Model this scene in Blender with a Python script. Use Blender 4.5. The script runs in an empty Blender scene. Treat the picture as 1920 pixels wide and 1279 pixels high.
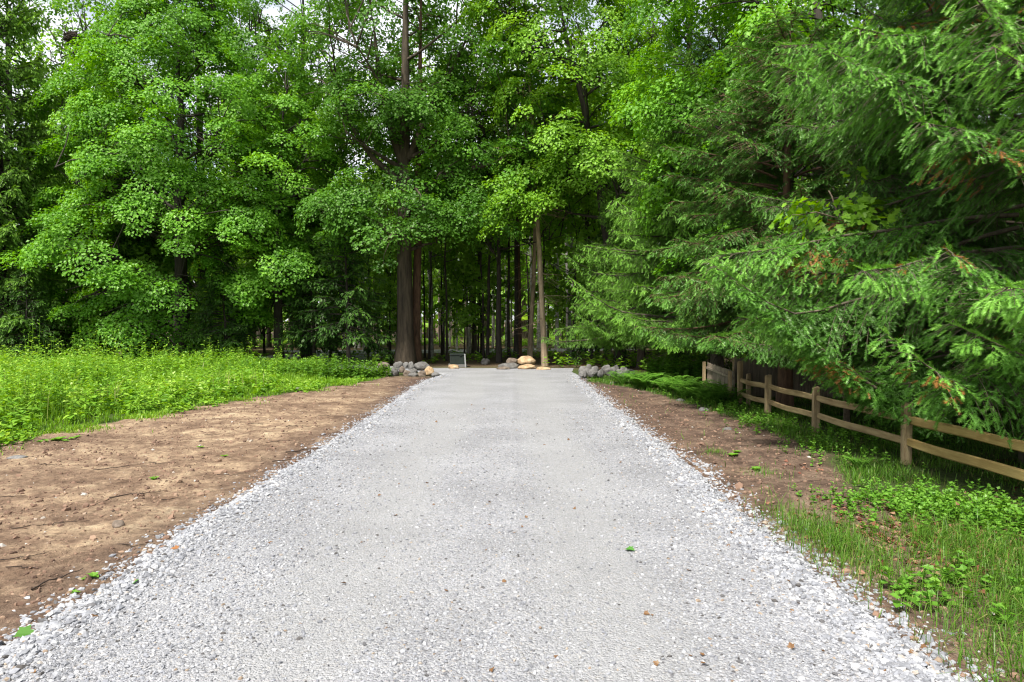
import bpy, bmesh, math
import numpy as np
from mathutils import Vector, noise as mnoise

rng = np.random.default_rng(11)
scene = bpy.context.scene
COL = scene.collection
PI = math.pi

# ------------------------------------------------------------------ camera
CAM_H, FPX, PITCH = 1.8, 1280.0, math.atan(32.5 / 1280)
cd = bpy.data.cameras.new('camera'); cam = bpy.data.objects.new('camera', cd); COL.objects.link(cam)
cd.sensor_width = 36; cd.lens = 24; cd.clip_end = 3000; cd.clip_start = 0.05
cam.location = (0, 0, CAM_H); cam.rotation_euler = (PI / 2 - PITCH, 0, 0)
scene.camera = cam

def ray(px, py):
    a, b = (px - 960) / FPX, (639.5 - py) / FPX
    c, s = math.cos(PITCH), math.sin(PITCH)
    return np.array([a, c + b * s, -s + b * c])
def G(px, py):
    d = ray(px, py); t = -CAM_H / d[2]; return (d[0] * t, d[1] * t)
def at(px, py, Y):
    d = ray(px, py); t = Y / d[1]; return np.array([d[0] * t, Y, CAM_H + d[2] * t])

# ------------------------------------------------------------------ noise
_TAB = np.random.default_rng(3).random((256, 256))
def vnoise(x, y, f=1.0, seed=0):
    x = np.asarray(x) * f + seed * 17.31; y = np.asarray(y) * f + seed * 9.77
    xi = np.floor(x).astype(int); yi = np.floor(y).astype(int)
    u = x - xi; v = y - yi; u = u * u * (3 - 2 * u); v = v * v * (3 - 2 * v)
    a = _TAB[xi & 255, yi & 255]; b = _TAB[(xi + 1) & 255, yi & 255]
    c = _TAB[xi & 255, (yi + 1) & 255]; d = _TAB[(xi + 1) & 255, (yi + 1) & 255]
    return (a * (1 - u) + b * u) * (1 - v) + (c * (1 - u) + d * u) * v
def fbm(x, y, f=1.0, o=4, seed=0):
    r = 0; a = 0.5
    for i in range(o):
        r = r + a * vnoise(x, y, f * 2 ** i, seed + i * 3); a *= 0.5
    return r
def sstep(a, b, x):
    t = np.clip((x - a) / (b - a), 0, 1); return t * t * (3 - 2 * t)
def nrm(v):
    return v / np.maximum(np.linalg.norm(v, axis=-1, keepdims=True), 1e-9)

# ------------------------------------------------------------------ materials
def new_mat(name):
    m = bpy.data.materials.new(name); m.use_nodes = True
    nt = m.node_tree; nt.nodes.clear()
    out = nt.nodes.new('ShaderNodeOutputMaterial')
    return m, nt, out
def N(nt, t, **kw):
    n = nt.nodes.new('ShaderNode' + t)
    for k, v in kw.items():
        if k in n.inputs.keys() if hasattr(n.inputs, 'keys') else False: n.inputs[k].default_value = v
        else: setattr(n, k, v)
    return n
def ramp(nt, stops):
    r = nt.nodes.new('ShaderNodeValToRGB'); e = r.color_ramp.elements
    while len(e) < len(stops): e.new(0.5)
    for el, (p, c) in zip(e, stops):
        el.position = p; el.color = (*c, 1)
    return r
def link(nt, a, b): nt.links.new(a, b)

def leaf_mat(name, stops, trans=0.35, gloss=0.02, rough=0.45, tstops=None):
    m, nt, out = new_mat(name)
    at_ = N(nt, 'Attribute', attribute_name='tint')
    r = ramp(nt, stops); link(nt, at_.outputs['Fac'], r.inputs[0])
    d = N(nt, 'BsdfDiffuse'); t = N(nt, 'BsdfTranslucent')
    link(nt, r.outputs[0], d.inputs['Color'])
    hs = N(nt, 'HueSaturation'); hs.inputs['Hue'].default_value = 0.485; hs.inputs['Value'].default_value = 1.3
    hs.inputs['Saturation'].default_value = 1.08
    link(nt, r.outputs[0], hs.inputs['Color']); link(nt, hs.outputs[0], t.inputs['Color'])
    mx = N(nt, 'MixShader'); mx.inputs[0].default_value = trans
    link(nt, d.outputs[0], mx.inputs[1]); link(nt, t.outputs[0], mx.inputs[2])
    g = N(nt, 'BsdfGlossy'); g.inputs['Roughness'].default_value = rough
    g.inputs['Color'].default_value = (0.95, 0.95, 0.8, 1)
    m2 = N(nt, 'MixShader'); m2.inputs[0].default_value = gloss
    link(nt, mx.outputs[0], m2.inputs[1]); link(nt, g.outputs[0], m2.inputs[2])
    link(nt, m2.outputs[0], out.inputs[0])
    return m

def bark_mat(name, c1, c2, scale=9.0, stretch=0.18, bump=0.6, c3=None, rough=0.9):
    m, nt, out = new_mat(name)
    tc = N(nt, 'TexCoord'); mp = N(nt, 'Mapping'); mp.inputs['Scale'].default_value = (1, 1, stretch)
    link(nt, tc.outputs['Object'], mp.inputs[0])
    n1 = N(nt, 'TexNoise'); n1.inputs['Scale'].default_value = scale; n1.inputs['Detail'].default_value = 8; n1.inputs['Roughness'].default_value = 0.7
    link(nt, mp.outputs[0], n1.inputs['Vector'])
    st = [(0.35, c1), (0.62, c2)]
    if c3: st.append((0.8, c3))
    r = ramp(nt, st); link(nt, n1.outputs[0], r.inputs[0])
    b = N(nt, 'BsdfPrincipled'); b.inputs['Roughness'].default_value = rough
    link(nt, r.outputs[0], b.inputs['Base Color'])
    bp = N(nt, 'Bump'); bp.inputs['Strength'].default_value = bump; bp.inputs['Distance'].default_value = 0.03
    link(nt, n1.outputs[0], bp.inputs['Height']); link(nt, bp.outputs[0], b.inputs['Normal'])
    link(nt, b.outputs[0], out.inputs[0])
    return m

def rock_mat(name, c1, c2, c3, scale=4.0):
    m, nt, out = new_mat(name)
    tc = N(nt, 'TexCoord')
    n1 = N(nt, 'TexNoise'); n1.inputs['Scale'].default_value = scale; n1.inputs['Detail'].default_value = 9; n1.inputs['Roughness'].default_value = 0.68
    n2 = N(nt, 'TexNoise'); n2.inputs['Scale'].default_value = scale * 12; n2.inputs['Detail'].default_value = 4
    link(nt, tc.outputs['Object'], n1.inputs['Vector']); link(nt, tc.outputs['Object'], n2.inputs['Vector'])
    r = ramp(nt, [(0.33, c1), (0.52, c2), (0.7, c3)]); link(nt, n1.outputs[0], r.inputs[0])
    mx = N(nt, 'MixRGB', blend_type='MULTIPLY'); mx.inputs[0].default_value = 0.5
    r2 = ramp(nt, [(0.35, (0.45,) * 3), (0.6, (1.0,) * 3)]); link(nt, n2.outputs[0], r2.inputs[0])
    link(nt, r.outputs[0], mx.inputs[1]); link(nt, r2.outputs[0], mx.inputs[2])
    b = N(nt, 'BsdfPrincipled'); b.inputs['Roughness'].default_value = 0.85
    link(nt, mx.outputs[0], b.inputs['Base Color'])
    bp = N(nt, 'Bump'); bp.inputs['Strength'].default_value = 0.5; bp.inputs['Distance'].default_value = 0.04
    link(nt, n1.outputs[0], bp.inputs['Height']); link(nt, bp.outputs[0], b.inputs['Normal'])
    link(nt, b.outputs[0], out.inputs[0])
    return m

def tint_mat(name, stops, rough=0.85, bumpscale=0):
    m, nt, out = new_mat(name)
    a = N(nt, 'Attribute', attribute_name='tint'); r = ramp(nt, stops); link(nt, a.outputs['Fac'], r.inputs[0])
    b = N(nt, 'BsdfPrincipled'); b.inputs['Roughness'].default_value = rough
    if bumpscale:
        tc = N(nt, 'TexCoord'); n1 = N(nt, 'TexNoise'); n1.inputs['Scale'].default_value = bumpscale; n1.inputs['Detail'].default_value = 4
        link(nt, tc.outputs['Object'], n1.inputs['Vector'])
        mx = N(nt, 'MixRGB', blend_type='MULTIPLY'); mx.inputs[0].default_value = 0.6
        r2 = ramp(nt, [(0.3, (0.5,) * 3), (0.65, (1.0,) * 3)]); link(nt, n1.outputs[0], r2.inputs[0])
        link(nt, r.outputs[0], mx.inputs[1]); link(nt, r2.outputs[0], mx.inputs[2]); link(nt, mx.outputs[0], b.inputs['Base Color'])
    else:
        link(nt, r.outputs[0], b.inputs['Base Color'])
    link(nt, b.outputs[0], out.inputs[0])
    return m

# foliage palettes
M_MAPLE = leaf_mat('maple_leaf', [(0, (0.069, 0.189, 0.016)), (0.5, (0.131, 0.321, 0.024)), (1, (0.229, 0.465, 0.046))], trans=0.38)
M_MAPLE_DEEP = leaf_mat('maple_leaf_deep', [(0, (0.046, 0.129, 0.015)), (0.5, (0.086, 0.223, 0.021)), (1, (0.146, 0.323, 0.037))], trans=0.4)
M_MAPLE_LIME = leaf_mat('maple_leaf_lime', [(0, (0.111, 0.252, 0.016)), (0.5, (0.186, 0.378, 0.026)), (1, (0.270, 0.483, 0.058))], trans=0.42)
M_FOREST = leaf_mat('forest_leaf', [(0, (0.105, 0.227, 0.022)), (0.5, (0.189, 0.373, 0.036)), (1, (0.315, 0.533, 0.073))], trans=0.5)  # leaf colours raised to stand in for brighter light inside the shaded wood
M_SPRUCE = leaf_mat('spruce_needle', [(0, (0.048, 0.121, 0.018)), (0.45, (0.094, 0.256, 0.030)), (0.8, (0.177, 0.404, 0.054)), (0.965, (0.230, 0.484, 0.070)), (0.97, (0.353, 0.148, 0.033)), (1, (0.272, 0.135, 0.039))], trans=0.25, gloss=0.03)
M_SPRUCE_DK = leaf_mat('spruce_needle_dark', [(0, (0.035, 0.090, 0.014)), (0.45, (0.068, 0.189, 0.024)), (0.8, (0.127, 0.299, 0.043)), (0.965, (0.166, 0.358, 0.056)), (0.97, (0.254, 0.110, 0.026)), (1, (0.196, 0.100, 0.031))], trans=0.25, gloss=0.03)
M_SPRUCE_PALE = leaf_mat('spruce_needle_pale', [(0, (0.075, 0.162, 0.023)), (0.5, (0.147, 0.329, 0.038)), (1, (0.253, 0.483, 0.071))], trans=0.25)
M_CEDAR = leaf_mat('cedar_spray', [(0, (0.062, 0.138, 0.020)), (0.5, (0.125, 0.262, 0.030)), (1, (0.218, 0.386, 0.050))], trans=0.25)
M_HEMLOCK = leaf_mat('hemlock_spray', [(0, (0.032, 0.086, 0.014)), (0.5, (0.063, 0.155, 0.021)), (1, (0.115, 0.241, 0.032))], trans=0.25)
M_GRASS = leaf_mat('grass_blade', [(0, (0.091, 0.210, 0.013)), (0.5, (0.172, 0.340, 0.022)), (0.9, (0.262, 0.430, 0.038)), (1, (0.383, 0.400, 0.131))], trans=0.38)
M_GRASS_SHADE = leaf_mat('shaded_verge_grass', [(0, (0.044, 0.114, 0.011)), (0.5, (0.088, 0.202, 0.019)), (0.9, (0.141, 0.273, 0.031)), (1, (0.264, 0.246, 0.088))], trans=0.38)  # darker copy of the grass, tree shade on the verge put into its colour
M_WEED = leaf_mat('weed_leaf', [(0, (0.101, 0.240, 0.020)), (0.45, (0.181, 0.359, 0.028)), (0.8, (0.302, 0.459, 0.054)), (1, (0.362, 0.500, 0.142))], trans=0.35)
M_WEED_DK = leaf_mat('bush_leaf', [(0, (0.041, 0.116, 0.011)), (0.5, (0.083, 0.195, 0.018)), (1, (0.143, 0.277, 0.030))], trans=0.3)
M_FERN = leaf_mat('fern_frond', [(0, (0.060, 0.167, 0.018)), (0.5, (0.106, 0.255, 0.025)), (1, (0.178, 0.352, 0.045))], trans=0.35)
M_BARK = bark_mat('bark_grey_brown', (0.035, 0.026, 0.018), (0.125, 0.098, 0.07), c3=(0.2, 0.17, 0.13))
M_BARK_OLD = bark_mat('bark_old', (0.024, 0.017, 0.010), (0.100, 0.074, 0.048), c3=(0.184, 0.144, 0.100), scale=7, stretch=0.12, bump=1.0)
M_BARK_GREY = bark_mat('bark_ash_grey', (0.09, 0.072, 0.055), (0.23, 0.19, 0.15), c3=(0.34, 0.30, 0.25))
M_BARK_BOUGH = bark_mat('bark_bough', (0.05, 0.038, 0.025), (0.14, 0.11, 0.075), c3=(0.22, 0.18, 0.13))
M_BARK_DK = bark_mat('bark_dark', (0.014, 0.011, 0.008), (0.055, 0.043, 0.032), c3=(0.09, 0.075, 0.06))
M_BARK_RED = bark_mat('bark_reddish', (0.05, 0.026, 0.015), (0.17, 0.095, 0.055), c3=(0.25, 0.15, 0.09))
M_BARK_PALE = bark_mat('bark_pale', (0.194, 0.145, 0.097), (0.486, 0.356, 0.235), c3=(0.680, 0.551, 0.406), scale=7)
M_BARK_WHITE = bark_mat('bark_white', (0.16, 0.14, 0.12), (0.42, 0.40, 0.36), c3=(0.6, 0.57, 0.52), scale=6, stretch=1.5)
M_TWIG = bark_mat('twig', (0.06, 0.04, 0.025), (0.19, 0.14, 0.095), c3=(0.3, 0.25, 0.19), scale=30)

# ------------------------------------------------------------------ mesh builder
class MB:
    def __init__(s): s.v = []; s.f = []; s.n = 0
    def add(s, v, faces, tint=0.5, mi=0):
        v = np.asarray(v, dtype=np.float32).reshape(-1, 3)
        for f in (faces if isinstance(faces, list) else [faces]):
            f = np.asarray(f, dtype=np.int32)
            t = np.broadcast_to(np.asarray(tint, dtype=np.float32), (len(f),)) if np.ndim(tint) == 0 or len(tint) == len(f) else np.resize(tint, len(f))
            s.f.append((f + s.n, t, mi))
        s.v.append(v); s.n += len(v)
    def inst(s, tv, tf, T, F, S, tint, mi=0):
        """template tv (k,3), tf (m,q) placed n times: positions T, frames F (n,3,3 rows = axes), scales S (n,) or (n,3)"""
        n = len(T)
        if n == 0: return
        S = np.asarray(S); S = S[:, None] * np.ones(3) if S.ndim == 1 else S
        v = np.einsum('kj,nj,njc->nkc', tv, S, F, optimize=True) + T[:, None, :]
        k = len(tv)
        for f in (tf if isinstance(tf, list) else [tf]):
            f = np.asarray(f)
            ff = (f[None] + (np.arange(n) * k)[:, None, None]).reshape(-1, f.shape[1]).astype(np.int32)
            s.f.append((ff + s.n, np.repeat(np.asarray(tint, np.float32), len(f)), mi))
        s.v.append(v.reshape(-1, 3).astype(np.float32)); s.n += n * k
    def tubes(s, P, R, sides=5, tint=0.5, mi=0, cap=False):
        """P (n,m,3) polylines, R (n,m) radii"""
        P = np.asarray(P, float); R = np.asarray(R, float)
        if P.ndim == 2: P = P[None]; R = R[None]
        n, m = R.shape
        T = nrm(np.gradient(P, axis=1))
        ref = np.where(np.abs(T[:, :1, 2:3]) > 0.8, np.array([1.0, 0, 0]), np.array([0, 0, 1.0]))
        U = nrm(np.cross(T, np.broadcast_to(ref, T.shape))); V = np.cross(T, U)
        a = np.arange(sides) * 2 * PI / sides
        ring = P[:, :, None] + R[:, :, None, None] * (np.cos(a)[:, None] * U[:, :, None] + np.sin(a)[:, None] * V[:, :, None])
        v = ring.reshape(-1, 3)
        i = np.arange(n)[:, None, None] * m * sides; j = np.arange(m - 1)[None, :, None] * sides; k = np.arange(sides)[None, None]
        k2 = (k + 1) % sides
        f = np.stack([i + j + k, i + j + k2, i + j + sides + k2, i + j + sides + k], -1).reshape(-1, 4)
        fs = [f]
        if cap and sides >= 4:
            pass
        s.add(v, fs, tint, mi)
        if cap:
            for q in range(n):
                for e, rev in ((0, False), (m - 1, True)):
                    c = P[q, e]; rg = ring[q, e]
                    vv = np.vstack([c[None], rg]); kk = np.arange(sides)
                    ff = np.stack([np.zeros(sides, int), 1 + kk, 1 + (kk + 1) % sides], -1)
                    s.add(vv, ff[:, ::-1] if not rev else ff, 0.5, mi)
    def build(s, name, mats, parent=None, smooth=False, loc=None):
        me = bpy.data.meshes.new(name)
        v = np.concatenate(s.v) if s.v else np.zeros((0, 3), np.float32)
        me.vertices.add(len(v)); me.vertices.foreach_set('co', v.ravel())
        li = np.concatenate([f.ravel() for f, _, _ in s.f]); tot = np.concatenate([np.full(len(f), f.shape[1]) for f, _, _ in s.f])
        start = np.concatenate([[0], np.cumsum(tot)[:-1]])
        me.loops.add(len(li)); me.loops.foreach_set('vertex_index', li.astype(np.int32))
        me.polygons.add(len(tot)); me.polygons.foreach_set('loop_start', start.astype(np.int32))
        mi = np.concatenate([np.full(len(f), m) for f, _, m in s.f]).astype(np.int32)
        me.polygons.foreach_set('material_index', mi)
        if smooth is not None: me.polygons.foreach_set('use_smooth', np.full(len(tot), bool(smooth)))
        at_ = me.attributes.new('tint', 'FLOAT', 'FACE')
        at_.data.foreach_set('value', np.concatenate([t for _, t, _ in s.f]).astype(np.float32))
        for m in (mats if isinstance(mats, (list, tuple)) else [mats]): me.materials.append(m)
        me.update(calc_edges=True)
        o = bpy.data.objects.new(name, me); COL.objects.link(o)
        if parent is not None: o.parent = parent
        if loc is not None: o.location = loc
        return o

def frames(d, up):
    x = nrm(d); z = nrm(up - x * np.sum(up * x, -1, keepdims=True)); y = np.cross(z, x)
    return np.stack([x, y, z], 1)

def tag(o, label, cat, group=None, kind=None):
    o['label'] = label; o['category'] = cat
    if group: o['group'] = group
    if kind: o['kind'] = kind
    return o
def empty(name, label, cat, loc=(0, 0, 0), rz=0, group=None):
    o = bpy.data.objects.new(name, None); COL.objects.link(o)
    o.location = loc; o.rotation_euler = (0, 0, rz); o.empty_display_size = 0.3
    return tag(o, label, cat, group)
def kids(o): return [c for c in bpy.data.objects if c.parent == o]
def dup(root, loc, rz=0, sc=1.0, label=None, group=None):
    r = root.copy(); COL.objects.link(r); r.location = loc; r.rotation_euler = (0, 0, rz)
    r.scale = (sc, sc, sc) if np.isscalar(sc) else sc
    if label: r['label'] = label
    if group: r['group'] = group
    for ch in KID[root.name]:
        c = ch.copy(); COL.objects.link(c); c.parent = r
    return r
KID = {}

# ------------------------------------------------------------------ leaf / shoot templates
KITE_V = np.array([[0, 0, 0], [0.42, 0.46, 0.07], [1, 0, -0.10], [0.42, -0.46, 0.07]]); KITE_F = np.array([[0, 2, 1], [0, 3, 2]])
# five-lobed maple leaf, two halves folded on the midrib
_h = np.array([[0, 0], [0.05, 0.30], [-0.02, 0.46], [0.26, 0.40], [0.50, 0.60], [0.55, 0.27], [0.74, 0.24], [1, 0]])
MAPLE_V = np.array([[x, y, 0.12 * abs(y) - 0.10 * x * x] for x, y in _h] + [[x, -y, 0.12 * abs(y) - 0.10 * x * x] for x, y in _h[1:-1]])
MAPLE_F = [np.array([[0, 3, 1], [1, 3, 2], [0, 5, 3], [3, 5, 4], [0, 7, 5], [5, 7, 6], [0, 8, 10], [8, 9, 10], [0, 10, 12], [10, 11, 12], [0, 12, 7], [12, 13, 7]])]
LANCE_V = np.array([[0, 0, 0], [0.35, 0.17, 0.03], [1, 0, -0.2], [0.35, -0.17, 0.03], [0.65, 0.12, -0.04], [0.65, -0.12, -0.04]])
LANCE_F = np.array([[0, 3, 1], [1, 3, 5], [1, 5, 4], [4, 5, 2]])

def needle_shoot(n, ln, w, seed=0):
    r = np.random.default_rng(seed); V = []; F = []
    for i in range(n):
        x = i / n * 0.86 + 0.02; side = 1 if i % 2 else -1
        th = side * (0.15 + 0.85 * r.random()) * PI * 0.55 + (PI / 2 if False else 0)
        d = np.array([0.55 + 0.3 * r.random(), math.sin(th) if True else 0, math.cos(th) * 0.75]); d /= np.linalg.norm(d)
        b = np.array([x, 0, 0]); tip = b + d * ln * (0.8 + 0.4 * r.random())
        wv = np.cross(d, [0.3, -d[2], d[1]]); wv = wv / np.linalg.norm(wv) * w
        k = len(V); V += [b - wv, b + wv, tip]; F.append([k, k + 1, k + 2])
    # terminal needles and the green axis
    for a in (-0.35, 0, 0.35):
        k = len(V); V += [[0.84, -w, 0], [0.84, w, 0.01], [1.02, a * ln * 1.6, 0.02]]; F.append([k, k + 1, k + 2])
    k = len(V); V += [[0, -w * 0.7, 0], [0, w * 0.7, 0], [0.95, 0, 0.0]]; F.append([k, k + 1, k + 2])
    return np.array(V, float), np.array(F)
SHOOT_HI = needle_shoot(26, 0.25, 0.026, 1)
SHOOT_MID = needle_shoot(15, 0.26, 0.036, 2)
SHOOT_LO = (np.array([[0, -0.05, 0], [0.35, -0.22, -0.04], [1, 0, -0.06], [0.35, 0.22, -0.04], [0.1, 0, 0.03], [0.5, -0.02, 0.15], [0.55, 0.03, -0.16]]),
            np.array([[0, 1, 2], [0, 2, 3], [4, 5, 2], [4, 2, 6]]))

# ------------------------------------------------------------------ broadleaf tree
def broadleaf(seed, H, cb, R, tr, n_limb, n_clump, n_leaf, leaf, clump, prof=None, wig=0.25, lean=(0, 0), inner=0.35, tmpl=None, arms=None, top=0.86, dens_low=1.0, clear=None):
    """prof(u) 0..1 -> relative radius over the crown height; returns (wood MB, crown MB)"""
    r = np.random.default_rng(seed)
    prof = prof or (lambda u: np.sqrt(np.clip(1 - (np.abs(u - 0.42) / 0.62) ** 2.2, 0.02, 1)))
    tv, tf = tmpl or (KITE_V, KITE_F)
    W, C = MB(), MB()
    m = 16; t = np.linspace(0, 1, m)
    ax = np.stack([lean[0] * t ** 1.3 * H + wig * (np.cumsum(r.normal(0, 1, m)) * 0.25) * t, lean[1] * t * H + wig * (np.cumsum(r.normal(0, 1, m)) * 0.25) * t, t * H * top - 0.15], -1)
    tr_ = tr * (1 - t) ** 0.75 * (1 + 0.45 * np.exp(-t * H / 0.5)) + 0.02
    W.tubes(ax, tr_, sides=12)
    def axis(h):
        return np.stack([np.interp(h, ax[:, 2], ax[:, 0]), np.interp(h, ax[:, 2], ax[:, 1]), np.minimum(h, ax[-1, 2])], -1)
    # limbs
    lh = np.linspace(max(cb * 0.75, 0.8), H * top * 0.92, n_limb) + r.normal(0, 0.3, n_limb)
    laz = np.arange(n_limb) * 2.39996 + r.normal(0, 0.4, n_limb)
    s = np.linspace(0, 1, 8); LP = []; LR = []
    for i in range(n_limb):
        u = np.clip((lh[i] + 1.2 - cb) / (H - cb), 0, 1); L = max(0.6, R * float(prof(u)) * r.uniform(0.6, 0.9))
        rise = L * r.uniform(0.25, 0.75) * (0.6 + u)
        st = axis(np.array([lh[i]]))[0]
        d = np.array([math.cos(laz[i]), math.sin(laz[i])])
        p = np.zeros((8, 3)); p[:, :2] = st[:2] + np.outer(s, d) * L; p[:, 2] = st[2] + rise * s ** 1.25
        p += np.cumsum(r.normal(0, 0.045 * L / 3, (8, 3)), 0) * s[:, None]
        p[:, 2] = np.minimum(p[:, 2], H * 0.98)
        LP.append(p); LR.append(np.interp(lh[i], ax[:, 2], tr_) * r.uniform(0.30, 0.45) * (1 - s) ** 0.9 + 0.010)
    for a in (arms or []):
        q = np.array(a[0], float); LP.append(np.stack([np.interp(s, np.linspace(0, 1, len(q)), q[:, j]) for j in range(3)], -1)); LR.append(a[1] * (1 - s) ** 0.7 + 0.02)
    LP = np.array(LP); LR = np.array(LR); W.tubes(LP, LR, sides=7)
    # clumps
    uu = r.random(n_clump * 6); w = np.array([float(prof(x)) for x in uu]) ** 1.0
    uu = uu[r.random(len(uu)) < w * np.where(uu < 0.3, dens_low, 1)][:n_clump]; nc = len(uu)
    az = r.uniform(0, 2 * PI, nc)
    rad = R * np.array([float(prof(x)) for x in uu]) * (inner + (1 - inner) * np.sqrt(r.random(nc)))
    rad *= 0.78 + 0.44 * vnoise(az * 1.6 + 30, uu * 5, 1.0, seed)
    h = cb + uu * (H - cb)
    P = axis(h); P[:, 2] = h; P[:, 0] += np.cos(az) * rad; P[:, 1] += np.sin(az) * rad
    if clear is not None:
        ok = clear(P); P = P[ok]; az = az[ok]; rad = rad[ok]; nc = len(P)
    for a in (arms or []):
        q = np.array(a[0], float); k = a[2]
        tt = r.uniform(0.35, 1.02, k); e = np.stack([np.interp(tt, np.linspace(0, 1, len(q)), q[:, j]) for j in range(3)], -1) + r.normal(0, 0.55, (k, 3)) * [1, 1, 0.7]
        P = np.vstack([P, e]); az = np.concatenate([az, np.arctan2(e[:, 1], e[:, 0])]); nc = len(P)
    # twigs: from nearest limb point that lies lower / inside
    cand = np.concatenate([LP[:, 2:].reshape(-1, 3), axis(np.linspace(cb, H * top * 0.98, 14))])
    D = np.linalg.norm(P[:, None] - cand[None], axis=-1) + 1.2 * np.maximum(cand[None, :, 2] - P[:, None, 2], 0)
    q = cand[np.argsort(D, 1)[np.arange(nc), r.integers(0, 4, nc)]] + r.normal(0, 0.03, (nc, 3)); s5 = np.linspace(0, 1, 5)
    TP = q[:, None] + (P - q)[:, None] * s5[None, :, None]
    TP[:, :, 2] += (np.linalg.norm(P - q, axis=1) * 0.12)[:, None] * np.sin(s5 * PI)[None]
    TP[:, 1:4] += r.normal(0, 0.06, (nc, 3, 3))
    W.tubes(TP, np.linspace(0.017, 0.005, 5)[None] * np.clip(np.linalg.norm(P - q, axis=1), 0.5, 2.0)[:, None], sides=4)
    # leaves
    cr = clump * r.uniform(0.45, 1.25, nc); nl = np.maximum(6, (n_leaf * 1.25 * (cr / clump) ** 2).astype(int)); leaf = leaf * 0.93
    out = np.stack([np.cos(az), np.sin(az), np.zeros(nc)], -1)
    cn = nrm(out * r.uniform(0.2, 1.3, (nc, 1)) + [0, 0, 1] + r.normal(0, 0.22, (nc, 3)))
    ci = np.repeat(np.arange(nc), nl); n = len(ci)
    ph = r.uniform(0, 2 * PI, n); rr = np.sqrt(r.random(n))
    cx = nrm(np.cross(cn, [0.3, 1, 0.1])); cy = np.cross(cn, cx)
    rad_d = np.cos(ph)[:, None] * cx[ci] + np.sin(ph)[:, None] * cy[ci]
    wob = 0.75 + 0.5 * vnoise(ph * 1.3, ci * 3.7, 1.0, seed + 5)
    hz = 0.48 * (1 - rr ** 2) + r.normal(0, 0.10, n) - 0.12 * vnoise(ph * 2.1, ci * 1.7, 1.0, seed + 8)
    pos = P[ci] + rad_d * (rr * wob * cr[ci])[:, None] + cn[ci] * (hz * cr[ci])[:, None]
    up = nrm(cn[ci] + rad_d * 0.55 * rr[:, None] + r.normal(0, 0.27, (n, 3)))
    d = nrm(rad_d + r.normal(0, 0.5, (n, 3)) - np.array([0, 0, 0.35]))
    ctint = r.normal(0, 0.16, nc)
    C.inst(tv, tf, pos, frames(d, up), leaf * r.uniform(0.65, 1.3, n), np.clip(0.45 + ctint[ci] + r.normal(0, 0.11, n), 0, 1))
    return W, C

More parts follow.
